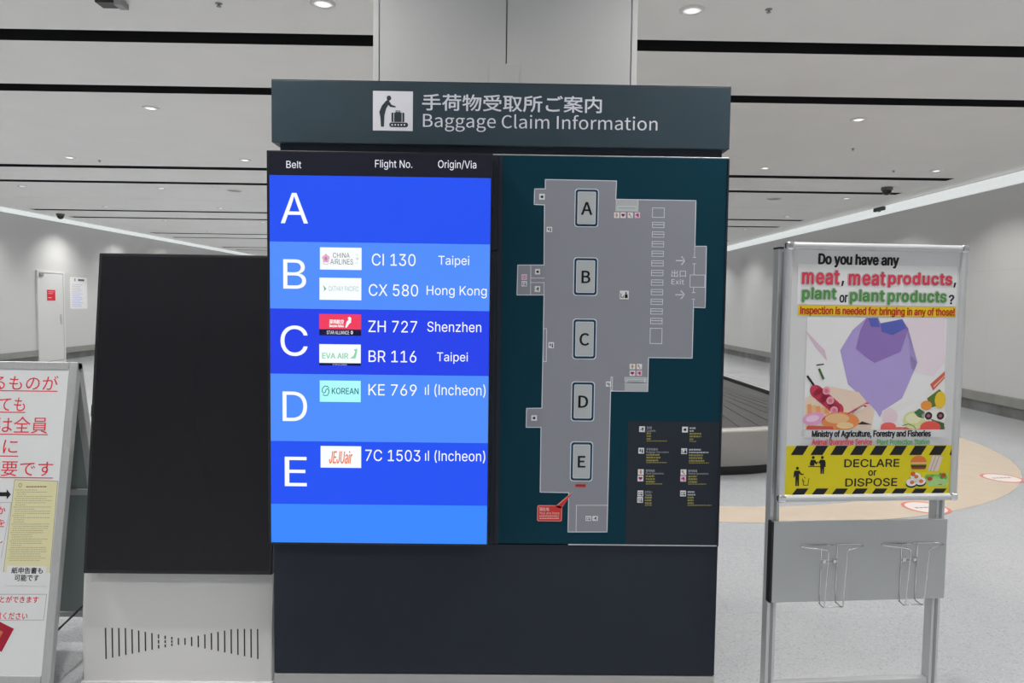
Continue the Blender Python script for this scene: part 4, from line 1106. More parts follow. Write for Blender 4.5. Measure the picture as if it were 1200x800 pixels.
entry('t', 908, 378, 943, [('', 32), ('', 36)], [28, 28, 28], 112)
g.build('legend', mp, 'dark legend with small icons and yellow print')

# ------------------------------------------------------------------ black sign screen on a white pedestal
R0 = Vector((-1.255, 2.71, 0))
RM = root_mat(R0)
sign = thing('digital_sign', 'switched-off black portrait screen leaning back on a white pedestal, left of the kiosk', 'digital sign', R0)
tl = math.radians(6.87)
M_ped = mat("pedestal_white", (0.80, 0.795, 0.78), 0.45)
M_scr = mat('dark_screen', (0.0095, 0.0095, 0.013), 0.25, spec=0.38)
# pedestal
wx = 0.366
b = MB()
z_f = 0.225
prof = [(0.0, 0.0), (0.0, z_f), (0.024, 0.47), (0.08, 0.90), (0.20, 0.90), (0.20, 0.0)]
vs = [(-wx, p[0], p[1]) for p in prof] + [(wx, p[0], p[1]) for p in prof]
n = len(prof)
b.hull(vs, [tuple(range(n)), tuple(range(2*n-1, n-1, -1))] + [(i, (i+1) % n, n+(i+1) % n, n+i) for i in range(n)], M_ped, 0.004)
ped = b.build('pedestal', sign, 'white sheet metal pedestal')
MB().box(-wx-0.004, wx+0.004, -0.012, 0.30, 0.0, 0.012, M_white, 0.003).build('base_plate', sign)
FP = Face((R0.x, R0.y, 0), (1, 0, 0), (0, 0, 1), (0, -1, 0), RM)
for k in range(24):
    t = abs(k-11.5)/11.5
    hh = 3.6+17.2*max(0, (t-0.02))**1.05
    xx = 124.0+(302.0-124.0)*k/23
    yc = 751.3
    a0, b0, a1, b1 = Gfx.bb(type('q', (), {'f': FP})(), xx-0.75, yc-hh, xx+0.75, yc+hh)
    segs = [(b0, b1)]
    if k in (8, 9, 10):
        d = (b1-b0)/3.2
        segs = [(b0, b0+d*0.8), (b0+d*1.15, b0+d*1.95), (b0+d*2.3, b1)]
    b = MB()
    for s0, s1 in segs:
        b.box(a0, a1, -0.0008, 0.0005, max(s0, 0.02), min(s1, 0.222), M_black)
    b.build('vent_slot', ped, 'black slot' if k == 0 else None)

# tilted display
dO = Vector((0.0, -0.05, 0.452))
du, dv, dn = Vector((1, 0, 0)), Vector((0, math.sin(tl), math.cos(tl))), Vector((0, -math.cos(tl), math.sin(tl)))
FS = Face(R0+dO, du, dv, dn, RM)
ua, ub = FS.uv(97.2, 672)[0], FS.uv(318.6, 672)[0]
va, vb = FS.uv(205, 672.6)[1], FS.uv(215, 297.6)[1]
b = MB()
b.obox(dO, du, dv, dn, ua, ub, va, vb, -0.045, 0.0, M_black, 0.004)
d2 = b.build('display', sign)
b = MB()
b.obox(dO, du, dv, dn, ua+0.012, ub-0.012, va+0.014, vb-0.012, -0.002, 0.0006, M_scr)
b.build('screen', d2, 'dark glossy screen, switched off')
b = MB()
vm = FS.uv(104, 481)[1]
b.obox(dO, du, dv, dn, ua-0.006, ua+0.002, vm-0.022, vm+0.022, -0.03, -0.008, M_black, 0.002)
b.build('side_latch', d2)
b = MB()
b.obox(dO, du, dv, dn, -0.2, 0.2, va+0.05, va+0.75, -0.085, -0.045, M_black, 0.004)
b.build('bracket', sign)

# ------------------------------------------------------------------ A-frame notice board at the left
AX, AT, AH, at_ = -1.672, 2.80, 1.247, math.radians(10.33)
A0 = Vector((AX-0.31, AT, 0))
AM = root_mat(A0)
aboard = thing('a_frame_sign', 'white standing notice board with red underlined Japanese text, at the left edge', 'sign board', A0)
av, an = Vector((0, math.sin(at_), math.cos(at_))), Vector((0, -math.cos(at_), math.sin(at_)))
au = Vector((1, 0, 0))
aO = Vector((0.31, 0, AH))        # top right front corner
LEN = AH/math.cos(at_)
M_afr = brushed_mat('frame_silver', (0.60, 0.61, 0.61), 0.4, axis=2, metal=0.6)
b = MB()
b.obox(aO, au, av, an, -0.033, 0, -LEN+0.004, 0, -0.028, 0, M_afr, 0.003)
b.obox(aO, au, av, an, -0.62, -0.587, -LEN+0.004, 0, -0.028, 0, M_afr, 0.003)
b.obox(aO, au, av, an, -0.586, -0.034, -0.030, 0, -0.028, 0, M_afr, 0.003)
b.obox(aO, au, av, an, -0.586, -0.034, -LEN+0.06, -LEN+0.095, -0.028, 0, M_afr, 0.003)
b.build('front_frame', aboard)
b = MB()
M_paper = mat('paper_white', (0.74, 0.75, 0.76), 0.5, spec=0.3)
b.obox(aO, au, av, an, -0.588, -0.032, -LEN+0.094, -0.029, -0.016, -0.004, M_paper)
sheet = b.build('notice_panel', aboard)
FA = Face(A0+aO, au, av, an, AM)
g = Gfx(FA, -0.0035)
RT = ink(206, 46, 62)
for t_, bx, uy, ux in (('るものが', (-9.5, 439.6, 67.4, 456.6), 457.8, 66.8), ('ても', (-1.6, 465.4, 28.8, 481.6), 482.8, 29), ('は全員', (-3.5, 488, 55.2, 507.4), 508.8, 55.5),
                       ('に', (3.0, 515.2, 20, 531), 534.2, 20.6), ('要です', (0.8, 540.6, 61.4, 558), 559.6, 61.2)):
    g.text(t_, *bx, RT, 0)
    g.rect(-14, uy-0.55, ux, uy+0.55, RT, 0)
g.poly([(-10, 576.6), (7, 576.6), (7, 573.0), (12, 579.2), (7, 585.2), (7, 581.4), (-10, 581.4)], ink(24, 24, 26), 0)
g.poly([(16.5, 562), (67, 563.6), (58.6, 660), (56.4, 671), (3.4, 670)], ink(204, 199, 158), 0)
g.line([(16.5, 562), (67, 563.6), (58, 671)], 0.5, ink(120, 120, 110), 1)
g.line([(16.5, 562), (3.4, 670)], 0.5, ink(120, 120, 110), 1)
g.ell(23, 568.4, 2.2, 2.6, ink(150, 146, 112), 1, n=14); g.ell(23, 568.4, 1.3, 1.6, ink(204, 199, 158), 2, n=14)
FK = ink(138, 136, 112)
g.greek(30, 570.2, 54, 1.5, ink(100, 100, 88), 1, unit=2)
for k in range(34):
    yy = 574+2.5*k
    sh = (yy-562)*0.112
    g.greek(18.5-sh+(2 if k % 4 else 0), yy, (62-0.1*(yy-562))-random.choice((0, 0, 6, 18, 30)), 0.7, FK, 1, unit=1.6, gap=0.7)
g.poly([(8, 662.6), (54.6, 663.4), (52, 687), (6, 686)], M_paper, 2)
g.text('紙申告書も', 13, 664.8, 49.6, 672, ink(24, 24, 26), 3, dup=0.15)
g.text('可能です', 16.6, 673.2, 45, 680.8, ink(24, 24, 26), 3, dup=0.15)
for t_, bx in (('か', (-3.6, 593.6, 5.6, 602.4)), ('を', (-4.2, 608.6, 4.8, 617.4)), ('し', (-4.6, 628, 2.4, 637))):
    g.text(t_, *bx, RT, 0, dup=0.15)
g.line([(-14, 588.6), (12.4, 588.6), (0.8, 653)], 0.5, ink(150, 152, 156), 0)
g.line([(-14, 696.4), (54, 696.4), (50.4, 726.6), (-14, 726.6)], 0.5, ink(140, 142, 146), 0)
g.text('とができます', -0.6, 698.6, 44.4, 706.2, RT, 0, dup=0.12)
g.text('意ください', -6, 717.4, 31.4, 725.8, RT, 0, dup=0.12)
g.poly([(-14, 722), (15.6, 736.8), (1.0, 764), (-14, 757)], ink(150, 26, 48), 0)
g.poly([(-6, 736), (3, 740.4), (-2, 750), (-9, 746.6)], ink(176, 110, 70), 1)
g.build('lettering', sheet, 'red and black print with a yellow form and a red passport')
# rear leaf
bv, bn = Vector((0, -math.sin(at_), math.cos(at_))), Vector((0, math.cos(at_), math.sin(at_)))
bO = Vector((0.31, 0.032, AH-0.005))
BL = (AH-0.005)/math.cos(at_)
b = MB()
b.obox(bO, au, bv, bn, -0.030, 0, -BL+0.004, 0, -0.028, 0, M_afr, 0.003)
b.obox(bO, au, bv, bn, -0.62, -0.590, -BL+0.004, 0, -0.028, 0, M_afr, 0.003)
b.obox(bO, au, bv, bn, -0.589, -0.031, -0.030, 0, -0.028, 0, M_afr, 0.003)
b.obox(bO, au, bv, bn, -0.589, -0.031, -BL+0.135, -BL+0.160, -0.028, 0, M_afr, 0.003)
b.obox(bO, au, bv, bn, -0.589, -0.031, -0.558, -0.532, -0.030, 0, M_afr, 0.003)
b.build('rear_frame', aboard)
M_gp = noise_mat('panel_grey_green', (0.25, 0.31, 0.295), (0.265, 0.325, 0.31), 3, 0.5)
b = MB()
b.obox(bO, au, bv, bn, -0.592, -0.028, -BL+0.158, -0.029, -0.020, -0.008, M_gp)
b.build('rear_panel', aboard, 'dull grey-green back panel')
for xh in (0.27, -0.31):
    MB().box(xh, xh+0.04, 0.001, 0.031, AH-0.032, AH-0.004, M_grey, 0.003).build('hinge', aboard)
zs = 0.16
b = MB()
ya = -(AH-0.10)*math.tan(at_)
b.tube([(0.296, -0.172, 0.229), (0.296, 0.20, 0.283)], 0.004, M_black)
b.build('stay', aboard)

# ------------------------------------------------------------------ quarantine poster stand at the right
psi = math.radians(4.6)
PW, PZ0, PZ1 = 0.632, 0.853, 1.712
pl = Vector((0.912, 2.30, 0))
pu = Vector((math.cos(psi), math.sin(psi), 0))
P0 = pl + pu*(PW/2)
PM = root_mat(P0, psi)
stand = thing('poster_stand', 'silver floor stand with a framed quarantine poster and wire leaflet holders', 'poster stand', P0, psi)
hp = PW/2
for sx in (-1, 1):
    b = MB()
    xa, xb = sorted((sx*(hp-0.002), sx*(hp-0.034)))
    b.box(xa, xb, 0.060, 0.100, 0.022, PZ1-0.02, M_alu, 0.003)
    b.box(xa-0.001, xb+0.001, 0.059, 0.101, PZ1-0.02, PZ1-0.014, M_black, 0.001)
    b.box(xa+0.011, xb-0.011, 0.0585, 0.061, 0.03, PZ1-0.03, M_grey)
    b.build('post', stand)
    b = MB()
    b.box(xa-0.004, xb+0.004, -0.14, 0.30, 0.004, 0.022, M_alu, 0.004)
    for yy in (-0.12, 0.28):
        b.lathe([(0.014, 0.0), (0.014, 0.006)], M_black, ((xa+xb)/2, yy, 0), 12)
        b.lathe([(0.0, 0.0), (0.014, 0.0)], M_black, ((xa+xb)/2, yy, 0), 12)
    b.build('foot', stand)
b = MB()
b.box(-hp+0.034, hp-0.034, 0.066, 0.094, 0.155, 0.205, M_alu_h, 0.003)
b.build('lower_rail', stand)
b = MB()
b.box(-hp+0.03, hp-0.03, 0.028, 0.060, 1.2, 1.24, M_grey)
b.box(-hp+0.03, hp-0.03, 0.028, 0.060, 0.92, 0.96, M_grey)
b.build('mounting_bar', stand)
# snap frame: rounded profile rails with mitred look
b = MB()
fw = 0.026
def rail(x0, z0, x1, z1):
    """half-round rail between two points on the frame's centre line"""
    n = 8
    d = Vector((x1-x0, 0, z1-z0)).normalized()
    q = Vector((-d.z, 0, d.x))
    A, B = Vector((x0, 0.02, z0)), Vector((x1, 0.02, z1))
    ra, rb = [], []
    for i in range(n+1):
        t = PI*i/n
        off = q*(fw/2*math.cos(t)) + Vector((0, -0.020*math.sin(t)**0.7, 0))
        k = fw/2*math.cos(t)
        ra.append(A+off - d*(-k)*1.0)
        rb.append(B+off - d*(k)*1.0)
    vs = ra+rb
    b.hull(vs, [(i, i+1, n+2+i, n+1+i) for i in range(n)]+[(0, n+1, 2*n+1, n)], M_alu_h if abs(d.x) > 0.5 else M_alu)
h2 = fw/2
rail(-hp+h2, PZ0+h2, hp-h2, PZ0+h2)
rail(hp-h2, PZ0+h2, hp-h2, PZ1-h2)
rail(hp-h2, PZ1-h2, -hp+h2, PZ1-h2)
rail(-hp+h2, PZ1-h2, -hp+h2, PZ0+h2)
for x, z in ((-hp, PZ0), (hp-0.028, PZ0), (-hp, PZ1-0.028), (hp-0.028, PZ1-0.028)):
    b.box(x, x+0.028, -0.002, 0.024, z, z+0.028, M_chrome, 0.008, 3)
b.box(-hp+0.004, hp-0.004, 0.018, 0.030, PZ0+0.004, PZ1-0.004, M_grey)
frame_ob = b.build('poster_frame', stand)
PYF = 0.012
b = MB()
M_sheet = mat('poster_paper', (0.72, 0.72, 0.73), 0.45, spec=0.35)
b.box(-hp+0.016, hp-0.016, PYF, 0.0185, PZ0+0.016, PZ1-0.016, M_sheet)
poster = b.build('poster', stand, 'printed quarantine poster above a yellow and black strip')
FPo = Face(PM @ Vector((0, PYF, 0)), pu, (0, 0, 1), (math.sin(psi), -math.cos(psi), 0), PM)
g = Gfx(FPo)
KB, RE, GN = ink(26, 25, 30), ink(206, 62, 82), ink(82, 142, 74)
def S1(a, c): return 900+a*0.2087, 270+c*0.2087
def S2(a, c): return 900+a*0.2087, 360+c*0.2087
def S3(a, c): return 930+a*0.1813, 365+c*0.1813
def S4(a, c): return 915+a*0.175, 515+c*0.175
g.rect(*S1(165, 195), *S1(1060, 420), ink(226, 226, 230), 0)
g.text('Do you have any', 959.5, 298.2, 1052.8, 313.2, KB, 1, dup=0.8)
def fat(t_, x0, y0, x1, y1, c):
    x0, x1, y0, y1 = x0+0.8, x1-0.8, y0+0.6, y1-0.6
    g.text(t_, x0, y0, x1, y1, ink(112, 110, 112), 1, dup=1.8, space=1.12)
    g.text(t_, x0, y0, x1, y1, ink(236, 230, 232), 2.4, dup=1.4, space=1.12)
    g.text(t_, x0, y0, x1, y1, c, 3.8, dup=0.95, space=1.12)
fat('meat', 939.6, 316.4, 983.6, 333.2, RE); fat('meat', 994.2, 318.4, 1037.4, 334.4, RE); fat('products', 1040.2, 319.4, 1115.6, 337.2, RE)
fat('plant', 939.6, 336.6, 980, 354.0, GN); fat('plant', 995.4, 339.2, 1036.4, 356.4, GN); fat('products', 1039.8, 340.2, 1108.8, 357.4, GN)
g.text(',', 986.2, 329.2, 988.6, 334.8, KB, 1, dup=0.45); g.text(',', 1117.6, 331.4, 1119.8, 336.6, KB, 1, dup=0.45)
g.text('or', 984, 345.6, 993, 354.2, KB, 1, dup=0.45); g.text('?', 1111.8, 345.6, 1117.6, 356.2, KB, 1, dup=0.45)
g.rect(934.9, 358.6, 1120, 370.4, ink(240, 186, 40), 1)
g.text('Inspection is needed for bringing in any of those!', 937.8, 360, 1118.2, 371, ink(180, 44, 32), 2, dup=0.42)
g.text('Ministry of Agriculture, Forestry and Fisheries', 951, 504, 1089.6, 513.2, KB, 11, dup=0.45)
g.text('Animal Quarantine Service', 951, 514, 1021, 521.2, ink(206, 84, 96), 11, dup=0.30)
g.text('Plant Protection Station', 1027.4, 514.4, 1088.4, 520.4, ink(104, 164, 112), 11, dup=0.30)
# picture: violet burst with meats on the left and fruit on the right
L0 = 1
BLU, VIO, LAV = ink(84, 96, 176), ink(138, 112, 178), ink(166, 150, 204)
g.rect(*S3(75, 40), *S3(975, 762), ink(224, 220, 226), L0)
g.poly([S3(75, 120), S3(110, 185), S3(215, 320), S3(200, 250)], ink(206, 180, 196), L0+1)
g.poly([S3(720, 40), S3(975, 40), S3(975, 330), S3(900, 420), S3(760, 380)], ink(222, 206, 214), L0+1)
g.poly([S3(470, 40), S3(545, 40), S3(560, 75), S3(700, 48), S3(740, 110), S3(800, 330), S3(700, 560), S3(575, 640), S3(556, 682), S3(530, 640), S3(450, 560), S3(350, 470), S3(300, 250), S3(380, 120)], LAV, L0+1)
g.poly([S3(470, 40), S3(545, 40), S3(560, 75), S3(700, 48), S3(740, 110), S3(690, 260), S3(520, 330), S3(400, 240), S3(430, 120)], VIO, L0+2)
g.poly([S3(480, 42), S3(540, 42), S3(555, 100), S3(500, 95)], BLU, L0+3)
g.poly([S3(560, 78), S3(700, 50), S3(725, 105), S3(640, 150), S3(570, 130)], BLU, L0+3)
# sausages, ham, bacon (left)
PKM, PKL, ORM, ORL = ink(204, 72, 98), ink(230, 150, 168), ink(226, 132, 76), ink(236, 176, 128)
g.poly([S3(75, 560), S3(210, 480), S3(420, 520), S3(520, 640), S3(500, 760), S3(75, 760)], ink(232, 196, 178), L0+2)
for k in range(7):
    a = k/6
    g.ell(*S3(150+130*a, 520+110*a), 9.5-1.5*a, 7.5, PKM if k % 2 else ink(190, 60, 84), L0+3, rot=-40, n=18)
for k in range(3):
    g.ell(*S3(210+25*k, 512+62*k), 4.6, 4.6, PKL, L0+4, n=16)
    g.ell(*S3(210+25*k, 512+62*k), 2.4, 2.4, ink(214, 110, 132), L0+5, n=14)
for k in range(5):
    g.poly([S3(85+28*k, 600+6*k), S3(112+28*k, 596+6*k), S3(118+28*k, 660), S3(88+28*k, 660)], ORL if k % 2 else ink(224, 150, 100), L0+3)
g.ell(*S3(300, 708), 22, 11, ORM, L0+4, n=24)
g.ell(*S3(280, 690), 14, 6, ORL, L0+5, n=20)
g.ell(*S3(330, 735), 10, 4, ink(240, 190, 140), L0+6, n=20)
g.ell(*S3(130, 690), 13, 7.5, ink(214, 150, 188), L0+4, rot=10, n=20)
g.ell(*S3(120, 690), 8, 4, ink(232, 186, 208), L0+5, rot=10, n=18)
for k in range(4):
    g.poly([S3(340+14*k, 660-4*k), S3(352+14*k, 664-4*k), S3(490-8*k, 590+10*k), S3(470-8*k, 585+8*k)], (PKM, ink(240, 206, 200))[k % 2], L0+5)
g.poly([S3(80, 748), S3(90, 735), S3(250, 742), S3(255, 760), S3(80, 760)], ink(196, 84, 78), L0+6)
g.poly([S3(410, 728), S3(440, 708), S3(470, 718), S3(505, 730)], ink(44, 40, 40), L0+6)
for p, q, c in (((90, 420), (125, 470), ink(40, 42, 38)), ((165, 375), (190, 430), ink(70, 104, 52)), ((150, 345), (190, 340), ink(60, 52, 62))):
    g.line([S3(*p), S3(*q)], 2.6 if c != ink(60, 52, 62) else 1.4, c, L0+4)
# fruit and vegetables (right)
g.poly([S3(570, 640), S3(760, 570), S3(830, 590), S3(880, 470), S3(975, 390), S3(975, 762), S3(560, 762)], ink(226, 216, 214), L0+2)
g.poly([S3(880, 470), S3(975, 385), S3(975, 430), S3(900, 510)], ink(196, 92, 76), L0+3)
g.poly([S3(900, 480), S3(975, 410), S3(975, 418), S3(905, 490)], ink(230, 170, 150), L0+4)
g.poly([S3(860, 560), S3(940, 500), S3(975, 540), S3(960, 600), S3(880, 620)], ink(84, 112, 52), L0+4)
g.ell(*S3(945, 570), 6.5, 10, ink(228, 182, 52), L0+5, n=20)
g.ell(*S3(855, 605), 6.5, 5.5, ink(228, 140, 62), L0+5, n=20)
g.poly([S3(650, 660), S3(800, 580), S3(830, 640), S3(700, 760), S3(690, 740)], ink(232, 226, 230), L0+3)
g.ell(*S3(620, 680), 9, 10, ink(224, 196, 206), L0+4, n=20)
g.ell(*S3(780, 700), 14, 11, ink(206, 206, 150), L0+5, n=22)
g.ell(*S3(770, 690), 9, 6, ink(222, 222, 180), L0+6, n=20)
g.poly([S3(775, 650), S3(810, 625), S3(845, 650), S3(840, 690), S3(800, 680)], ink(66, 104, 62), L0+6)
g.ell(*S3(905, 672), 15, 7, ink(226, 222, 210), L0+6, n=22)
for x in (868, 945):
    g.ell(*S3(x, 672), 4.4, 4.6, ink(64, 40, 44), L0+7, n=16)
    g.ell(*S3(x, 672), 2.0, 2.0, ink(150, 96, 110), L0+8, n=12)
g.poly([S3(880, 690), S3(970, 720), S3(970, 762), S3(930, 762)], ink(58, 90, 60), L0+6)
g.ell(*S3(880, 745), 12, 7, ink(214, 84, 74), L0+7, n=22)
g.ell(*S3(610, 742), 9, 5, ink(218, 96, 92), L0+5, n=18)
g.rect(*S3(560, 745), *S3(975, 762), ink(214, 110, 100), L0+3)
g.line([S3(700, 735), S3(740, 725), S3(775, 740), S3(785, 758)], 0.9, ink(96, 150, 70), L0+7)
# clean border over the ragged lower edge
g.rect(*S3(60, 762), *S3(985, 812), M_sheet, L0+9)
# yellow strip
YE = ink(204, 190, 28)
a0, b0 = FPo.uv(921.4, 578)
a1, b1 = FPo.uv(1117.6, 550)[0], FPo.uv(1020, 521.8)[1]
b0 = FPo.uv(1020, 582.2)[1]
a0, a1 = -hp+0.0165, hp-0.0265
a0 += 0.006
g._add([(a0, b0), (a1, b0), (a1, b1), (a0, b1)], YE, 2)
for k in range(9):
    for yt, yb_ in ((40, 102), (326, 378)):
        x0 = 105+132*k
        if k < 8:
            g.poly([S4(x0, yt), S4(x0+80, yt), S4(x0+40, yb_), S4(x0-40, yb_)], KB, 3)
        else:
            g.poly([S4(x0+10, yt), S4(1150, yt), S4(1146, yb_), S4(x0-34, yb_)], KB, 3)
g.text('DECLARE', *S4(425, 130), *S4(792, 182), KB, 3, dup=0.28); g.text('or', *S4(585, 205), *S4(638, 240), KB, 3, dup=0.28); g.text('DISPOSE', *S4(432, 258), *S4(777, 311), KB, 3, dup=0.28)
# people at a counter and at a bin
g.ell(*S4(216, 119), 1.7, 1.8, KB, 3, n=14); g.poly([S4(200, 134), S4(228, 134), S4(240, 152), S4(248, 142), S4(250, 150), S4(238, 166), S4(224, 156), S4(224, 174), S4(196, 174), S4(192, 160)], KB, 3)
g.rect(*S4(182, 176), *S4(300, 182), KB, 3)
g.ell(*S4(277, 119), 1.7, 1.8, KB, 3, n=14); g.poly([S4(262, 134), S4(292, 134), S4(299, 150), S4(298, 178), S4(290, 178), S4(287, 228), S4(278, 228), S4(276, 190), S4(274, 228), S4(264, 228), S4(262, 160), S4(250, 156), S4(256, 144)], KB, 3)
g.ell(*S4(110, 191), 1.7, 1.8, KB, 3, n=14); g.poly([S4(92, 206), S4(124, 206), S4(134, 224), S4(153, 230), S4(152, 236), S4(128, 234), S4(122, 224), S4(120, 310), S4(110, 310), S4(108, 262), S4(106, 310), S4(96, 310), S4(96, 240), S4(88, 256), S4(84, 250), S4(86, 220)], KB, 3)
g.line([S4(144, 262), S4(152, 304), S4(180, 304), S4(187, 260)], 0.8, KB, 3)
g.line([S4(150, 272), S4(158, 282)], 0.6, KB, 3); g.line([S4(156, 250), S4(162, 256)], 0.8, KB, 3)
# burger, sandwich, rice rolls, salad
BUN, BUN2 = ink(206, 116, 58), ink(150, 84, 46)
g.ell(*S4(921, 150), 9.3, 7.6, BUN, 3, n=26, t0=0, t1=180)
g.rect(*S4(868, 152), *S4(973, 164), ink(226, 170, 120), 4); g.rect(*S4(868, 162), *S4(973, 174), ink(110, 140, 60), 4); g.rect(*S4(870, 170), *S4(972, 182), ink(84, 44, 30), 5)
g.rrect(*S4(872, 180), *S4(970, 197), 2, BUN2, 4)
g.poly([S4(1015, 105), S4(1085, 112), S4(1050, 212), S4(980, 208)], ink(206, 190, 180), 3)
g.line([S4(1035, 110), S4(998, 208)], 0.6, ink(150, 130, 120), 4); g.line([S4(1058, 112), S4(1020, 210)], 0.6, ink(150, 130, 120), 4)
for x, yy in ((872, 288), (900, 250), (932, 280)):
    g.ell(*S4(x, yy+8), 6.6, 4.4, ink(30, 30, 34), 5, n=20); g.ell(*S4(x, yy-4), 6.2, 4.6, ink(226, 222, 218), 6, n=20)
    g.ell(*S4(x+4, yy-4), 2.6, 2.2, ink(206, 110, 60), 7, n=12)
g.ell(*S4(882, 228), 2.8, 2.6, ink(196, 86, 50), 8, n=12)
g.poly([S4(965, 235), S4(1122, 222), S4(1112, 312), S4(985, 312)], ink(156, 198, 128), 3)
for k in range(16):
    g.ell(*S4(975+9*k, 240+random.uniform(-8, 14)), 2.4, 1.8, random.choice((ink(96, 168, 70), ink(150, 206, 104), ink(120, 186, 84))), 4, rot=random.uniform(0, 90), n=12)
for x, yy in ((995, 260), (1086, 236)):
    g.ell(*S4(x, yy), 3.2, 2.4, ink(170, 66, 44), 5, n=14)
g.rect(*S4(1052, 296), *S4(1078, 302), ink(206, 70, 60), 5)
g.build('print', poster)
# leaflet panel
LZ0, LZ1 = 0.505, 0.780
b = MB().box(-hp-0.002, hp-0.012, 0.030, 0.046, LZ0, LZ1, M_alu_h, 0.002)
M_panel = noise_mat('leaflet_panel_grey', (0.45, 0.47, 0.475), (0.47, 0.49, 0.495), 2, 0.42)
b = MB()
b.box(-hp+0.002, hp-0.012, 0.030, 0.044, LZ0, LZ1, M_panel, 0.0015)
b.box(-hp-0.006, -hp+0.002, 0.030, 0.058, LZ0-0.001, LZ1+0.001, M_black, 0.001)
b.build('leaflet_panel', stand)
def holder(cx):
    b = MB()
    yf = 0.030
    r = 0.0019
    zt, zb = LZ1-0.078, LZ0-0.004
    for dx in (-0.028, 0.028):
        b.tube([(cx+dx, yf-0.0016, zt), (cx+dx, yf-0.0016, zb)], r, M_chrome, 8)
    yo = yf-0.055
    # wide top loop and the front uprights
    for sg in (-1, 1):
        b.tube([(cx+sg*0.010, yf-0.002, zt-0.001), (cx+sg*0.100, yf-0.004, zt), (cx+sg*0.110, yf-0.014, zt), (cx+sg*0.108, yf-0.022, zt), (cx+sg*0.040, yo, zt), (cx+sg*0.033, yo-0.001, zt-0.006), (cx+sg*0.033, yf-0.040, zb), (cx+sg*0.033, yf-0.034, zb-0.003), (cx+sg*0.030, yf-0.002, zb)], r, M_chrome, 8)
    b.tube([(cx-0.012, yf-0.002, zt-0.001), (cx, yf-0.004, zt-0.004), (cx+0.012, yf-0.002, zt-0.001)], r, M_chrome, 8)
    b.tube([(cx-0.033, yf-0.034, zb), (cx+0.033, yf-0.034, zb)], r, M_chrome, 8)
    b.tube([(cx-0.028, yf-0.003, zt-0.052), (cx+0.028, yf-0.003, zt-0.052)], r, M_chrome, 8)
    b.tube([(cx-0.028, yf-0.003, zt-0.064), (cx+0.028, yf-0.003, zt-0.064)], r, M_chrome, 8)
    for dx in (-0.018, 0.020):
        b.tube([(cx+dx, yf-0.005, zt-0.058), (cx+dx, yf, zt-0.058)], 0.006, M_chrome, 12)
    return b.build('leaflet_holder', stand)
holder(-0.118)
holder(0.168)

# ------------------------------------------------------------------ baggage carousel
M_slat = noise_mat('rubber_slat', (0.055, 0.055, 0.056), (0.068, 0.068, 0.069), 8, 0.55, spec=0.3)
M_skirt = brushed_mat('steel_skirt', (0.40, 0.39, 0.37), 0.5, axis=0, metal=0.75)
car = thing('baggage_carousel', 'oval baggage carousel with dark slats and steel skirt, behind the kiosk at right', 'baggage carousel', (CCX, CCY, 0))
def ring_path(n=44):
    """unit normals and centre offsets round the oval, in metres from the near centre"""
    out = []
    Ls = CEND-CCY
    ns = 46
    for i in range(n):
        t = PI*i/n
        out.append(((0.0, 0.0), (math.cos(-t), math.sin(-t))))
    for i in range(ns):
        out.append(((0.0, Ls*i/ns), (-1.0, 0.0)))
    for i in range(n):
        t = PI-PI*i/n
        out.append(((0.0, Ls), (math.cos(t), math.sin(t))))
    for i in range(ns):
        out.append(((0.0, Ls*(1-i/ns)), (1.0, 0.0)))
    return out
RP = ring_path()
def sweep(b, prof, m, per=None, smooth=True):
    n = len(RP)
    rings = []
    for c, d in RP:
        rings.append([b.bm.verts.new((c[0]+d[0]*r, c[1]+d[1]*r, z)) for r, z in prof])
    for i in range(n):
        A, B = rings[i], rings[(i+1) % n]
        for k in range(len(prof)-1):
            f = b.bm.faces.new([A[k], A[k+1], B[k+1], B[k]])
            f.material_index = b.mi(m)
            f.smooth = smooth
RO, RI, ZO, ZI = 1.78, 0.55, 0.418, 0.66
b = MB(); sweep(b, [(RO-0.06, 0.0), (RO-0.06, 0.11)], M_black); b.build('kick_base', car)
b = MB(); sweep(b, [(RO-0.06, 0.09), (RO-0.004, 0.09), (RO, 0.094), (RO, ZO-0.03), (RO-0.01, ZO-0.008), (RO-0.04, ZO), (RO-0.088, ZO)], M_skirt); b.build('skirt', car, 'brushed steel skirt')
b = MB(); sweep(b, [(RO-0.088, ZO), (RO-0.09, ZO-0.004), (RO-0.09, ZO-0.075)], M_black); b.build('inner_rim_face', car, 'black inner rim face')  # inside face of the raised rim, coloured black
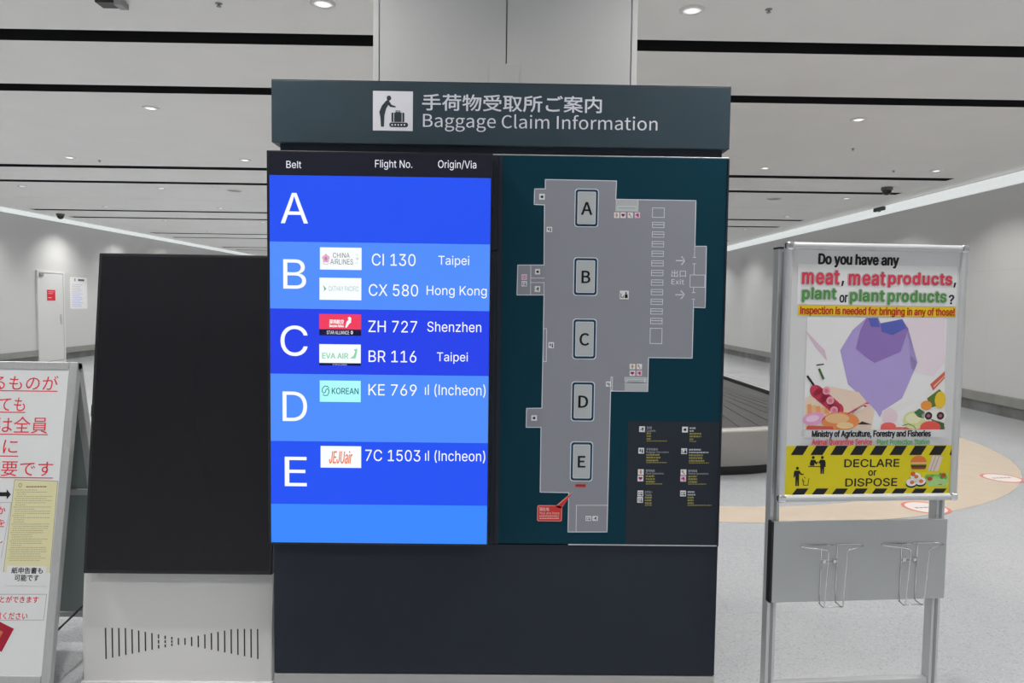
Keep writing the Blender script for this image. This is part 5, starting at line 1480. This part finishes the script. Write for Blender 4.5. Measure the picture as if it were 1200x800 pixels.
# slats: overlapping crescent plates, each lifted at its leading edge
b = MB()
n = len(RP)
ra, rb = RI+0.02, RO-0.091
steps = list(range(0, 44, 2))+list(range(44, 90))+list(range(90, 134, 2))+list(range(134, n))
for q, i in enumerate(steps):
    i2 = steps[(q+1) % len(steps)]
    (c0, d0), (c1, d1) = RP[i], RP[i2]
    zi, zo = ZI-0.012, ZO-0.055
    up, th = 0.007, 0.004
    def P(t, r, z):
        c = (c0[0]+(c1[0]-c0[0])*t, c0[1]+(c1[1]-c0[1])*t)
        d = (d0[0]+(d1[0]-d0[0])*t, d0[1]+(d1[1]-d0[1])*t)
        return (c[0]+d[0]*r, c[1]+d[1]*r, z)
    for t0, t1, m_ in ((0.0, 0.17, M_black), (0.17, 1.0, M_slat)):
        e0, e1 = up+(th-up)*t0, up+(th-up)*t1
        if m_ is M_black:
            e0 = e1 = 0.001
        vs = [P(t0, ra, zi+e0), P(t0, rb, zo+e0), P(t1, rb, zo+e1), P(t1, ra, zi+e1),
              P(t0, ra, zi-0.02), P(t0, rb, zo-0.02), P(t1, rb, zo-0.02), P(t1, ra, zi-0.02)]
        b.hull(vs, [(0, 1, 2, 3), (7, 6, 5, 4), (0, 4, 5, 1), (1, 5, 6, 2), (2, 6, 7, 3), (3, 7, 4, 0)], m_)
b.build('slat_belt', car, 'dark overlapping slats')
b = MB(); sweep(b, [(RI+0.05, ZI-0.03), (RI+0.05, ZI+0.075), (RI+0.04, ZI+0.085), (RI-0.06, ZI+0.085)], M_black)
vs = [b.bm.verts.new((c[0]+d[0]*(RI-0.06), c[1]+d[1]*(RI-0.06), ZI+0.085)) for c, d in RP]
seen = []
for v in vs:
    if not seen or (v.co-seen[-1].co).length > 1e-5:
        seen.append(v)
if (seen[0].co-seen[-1].co).length < 1e-5:
    seen.pop()
f = b.bm.faces.new(seen); f.material_index = b.mi(M_skirt)
b.build('inner_cover', car, 'steel inner cover')

# ------------------------------------------------------------------ round floor stickers on the beige line
def sticker(x, y, label):
    t = thing('floor_sticker', label, 'floor sticker', (x, y, 0.0022), math.radians(8), group='round floor stickers')
    MB().lathe([(0.0, 0.0002), (0.168, 0.0002)], ink(188, 112, 106), seg=40).build('ring', t, 'red ring')
    MB().lathe([(0.0, 0.0005), (0.142, 0.0005)], ink(200, 190, 184), seg=40).build('disc', t)
    g = MB()
    for k in range(5):
        g.box(-0.09+0.037*k, -0.063+0.037*k, -0.012, 0.014, 0.0006, 0.0009, ink(120, 120, 128))
    g.box(-0.05, 0.05, 0.04, 0.052, 0.0006, 0.0009, ink(190, 190, 196))
    g.build('print', t)
sticker(4.455, 6.21, 'round white floor sticker with red rim, right of the poster stand')
sticker(3.20, 5.25, 'round white floor sticker with red rim, just below the poster frame')

bpy.data.objects.remove(_to)
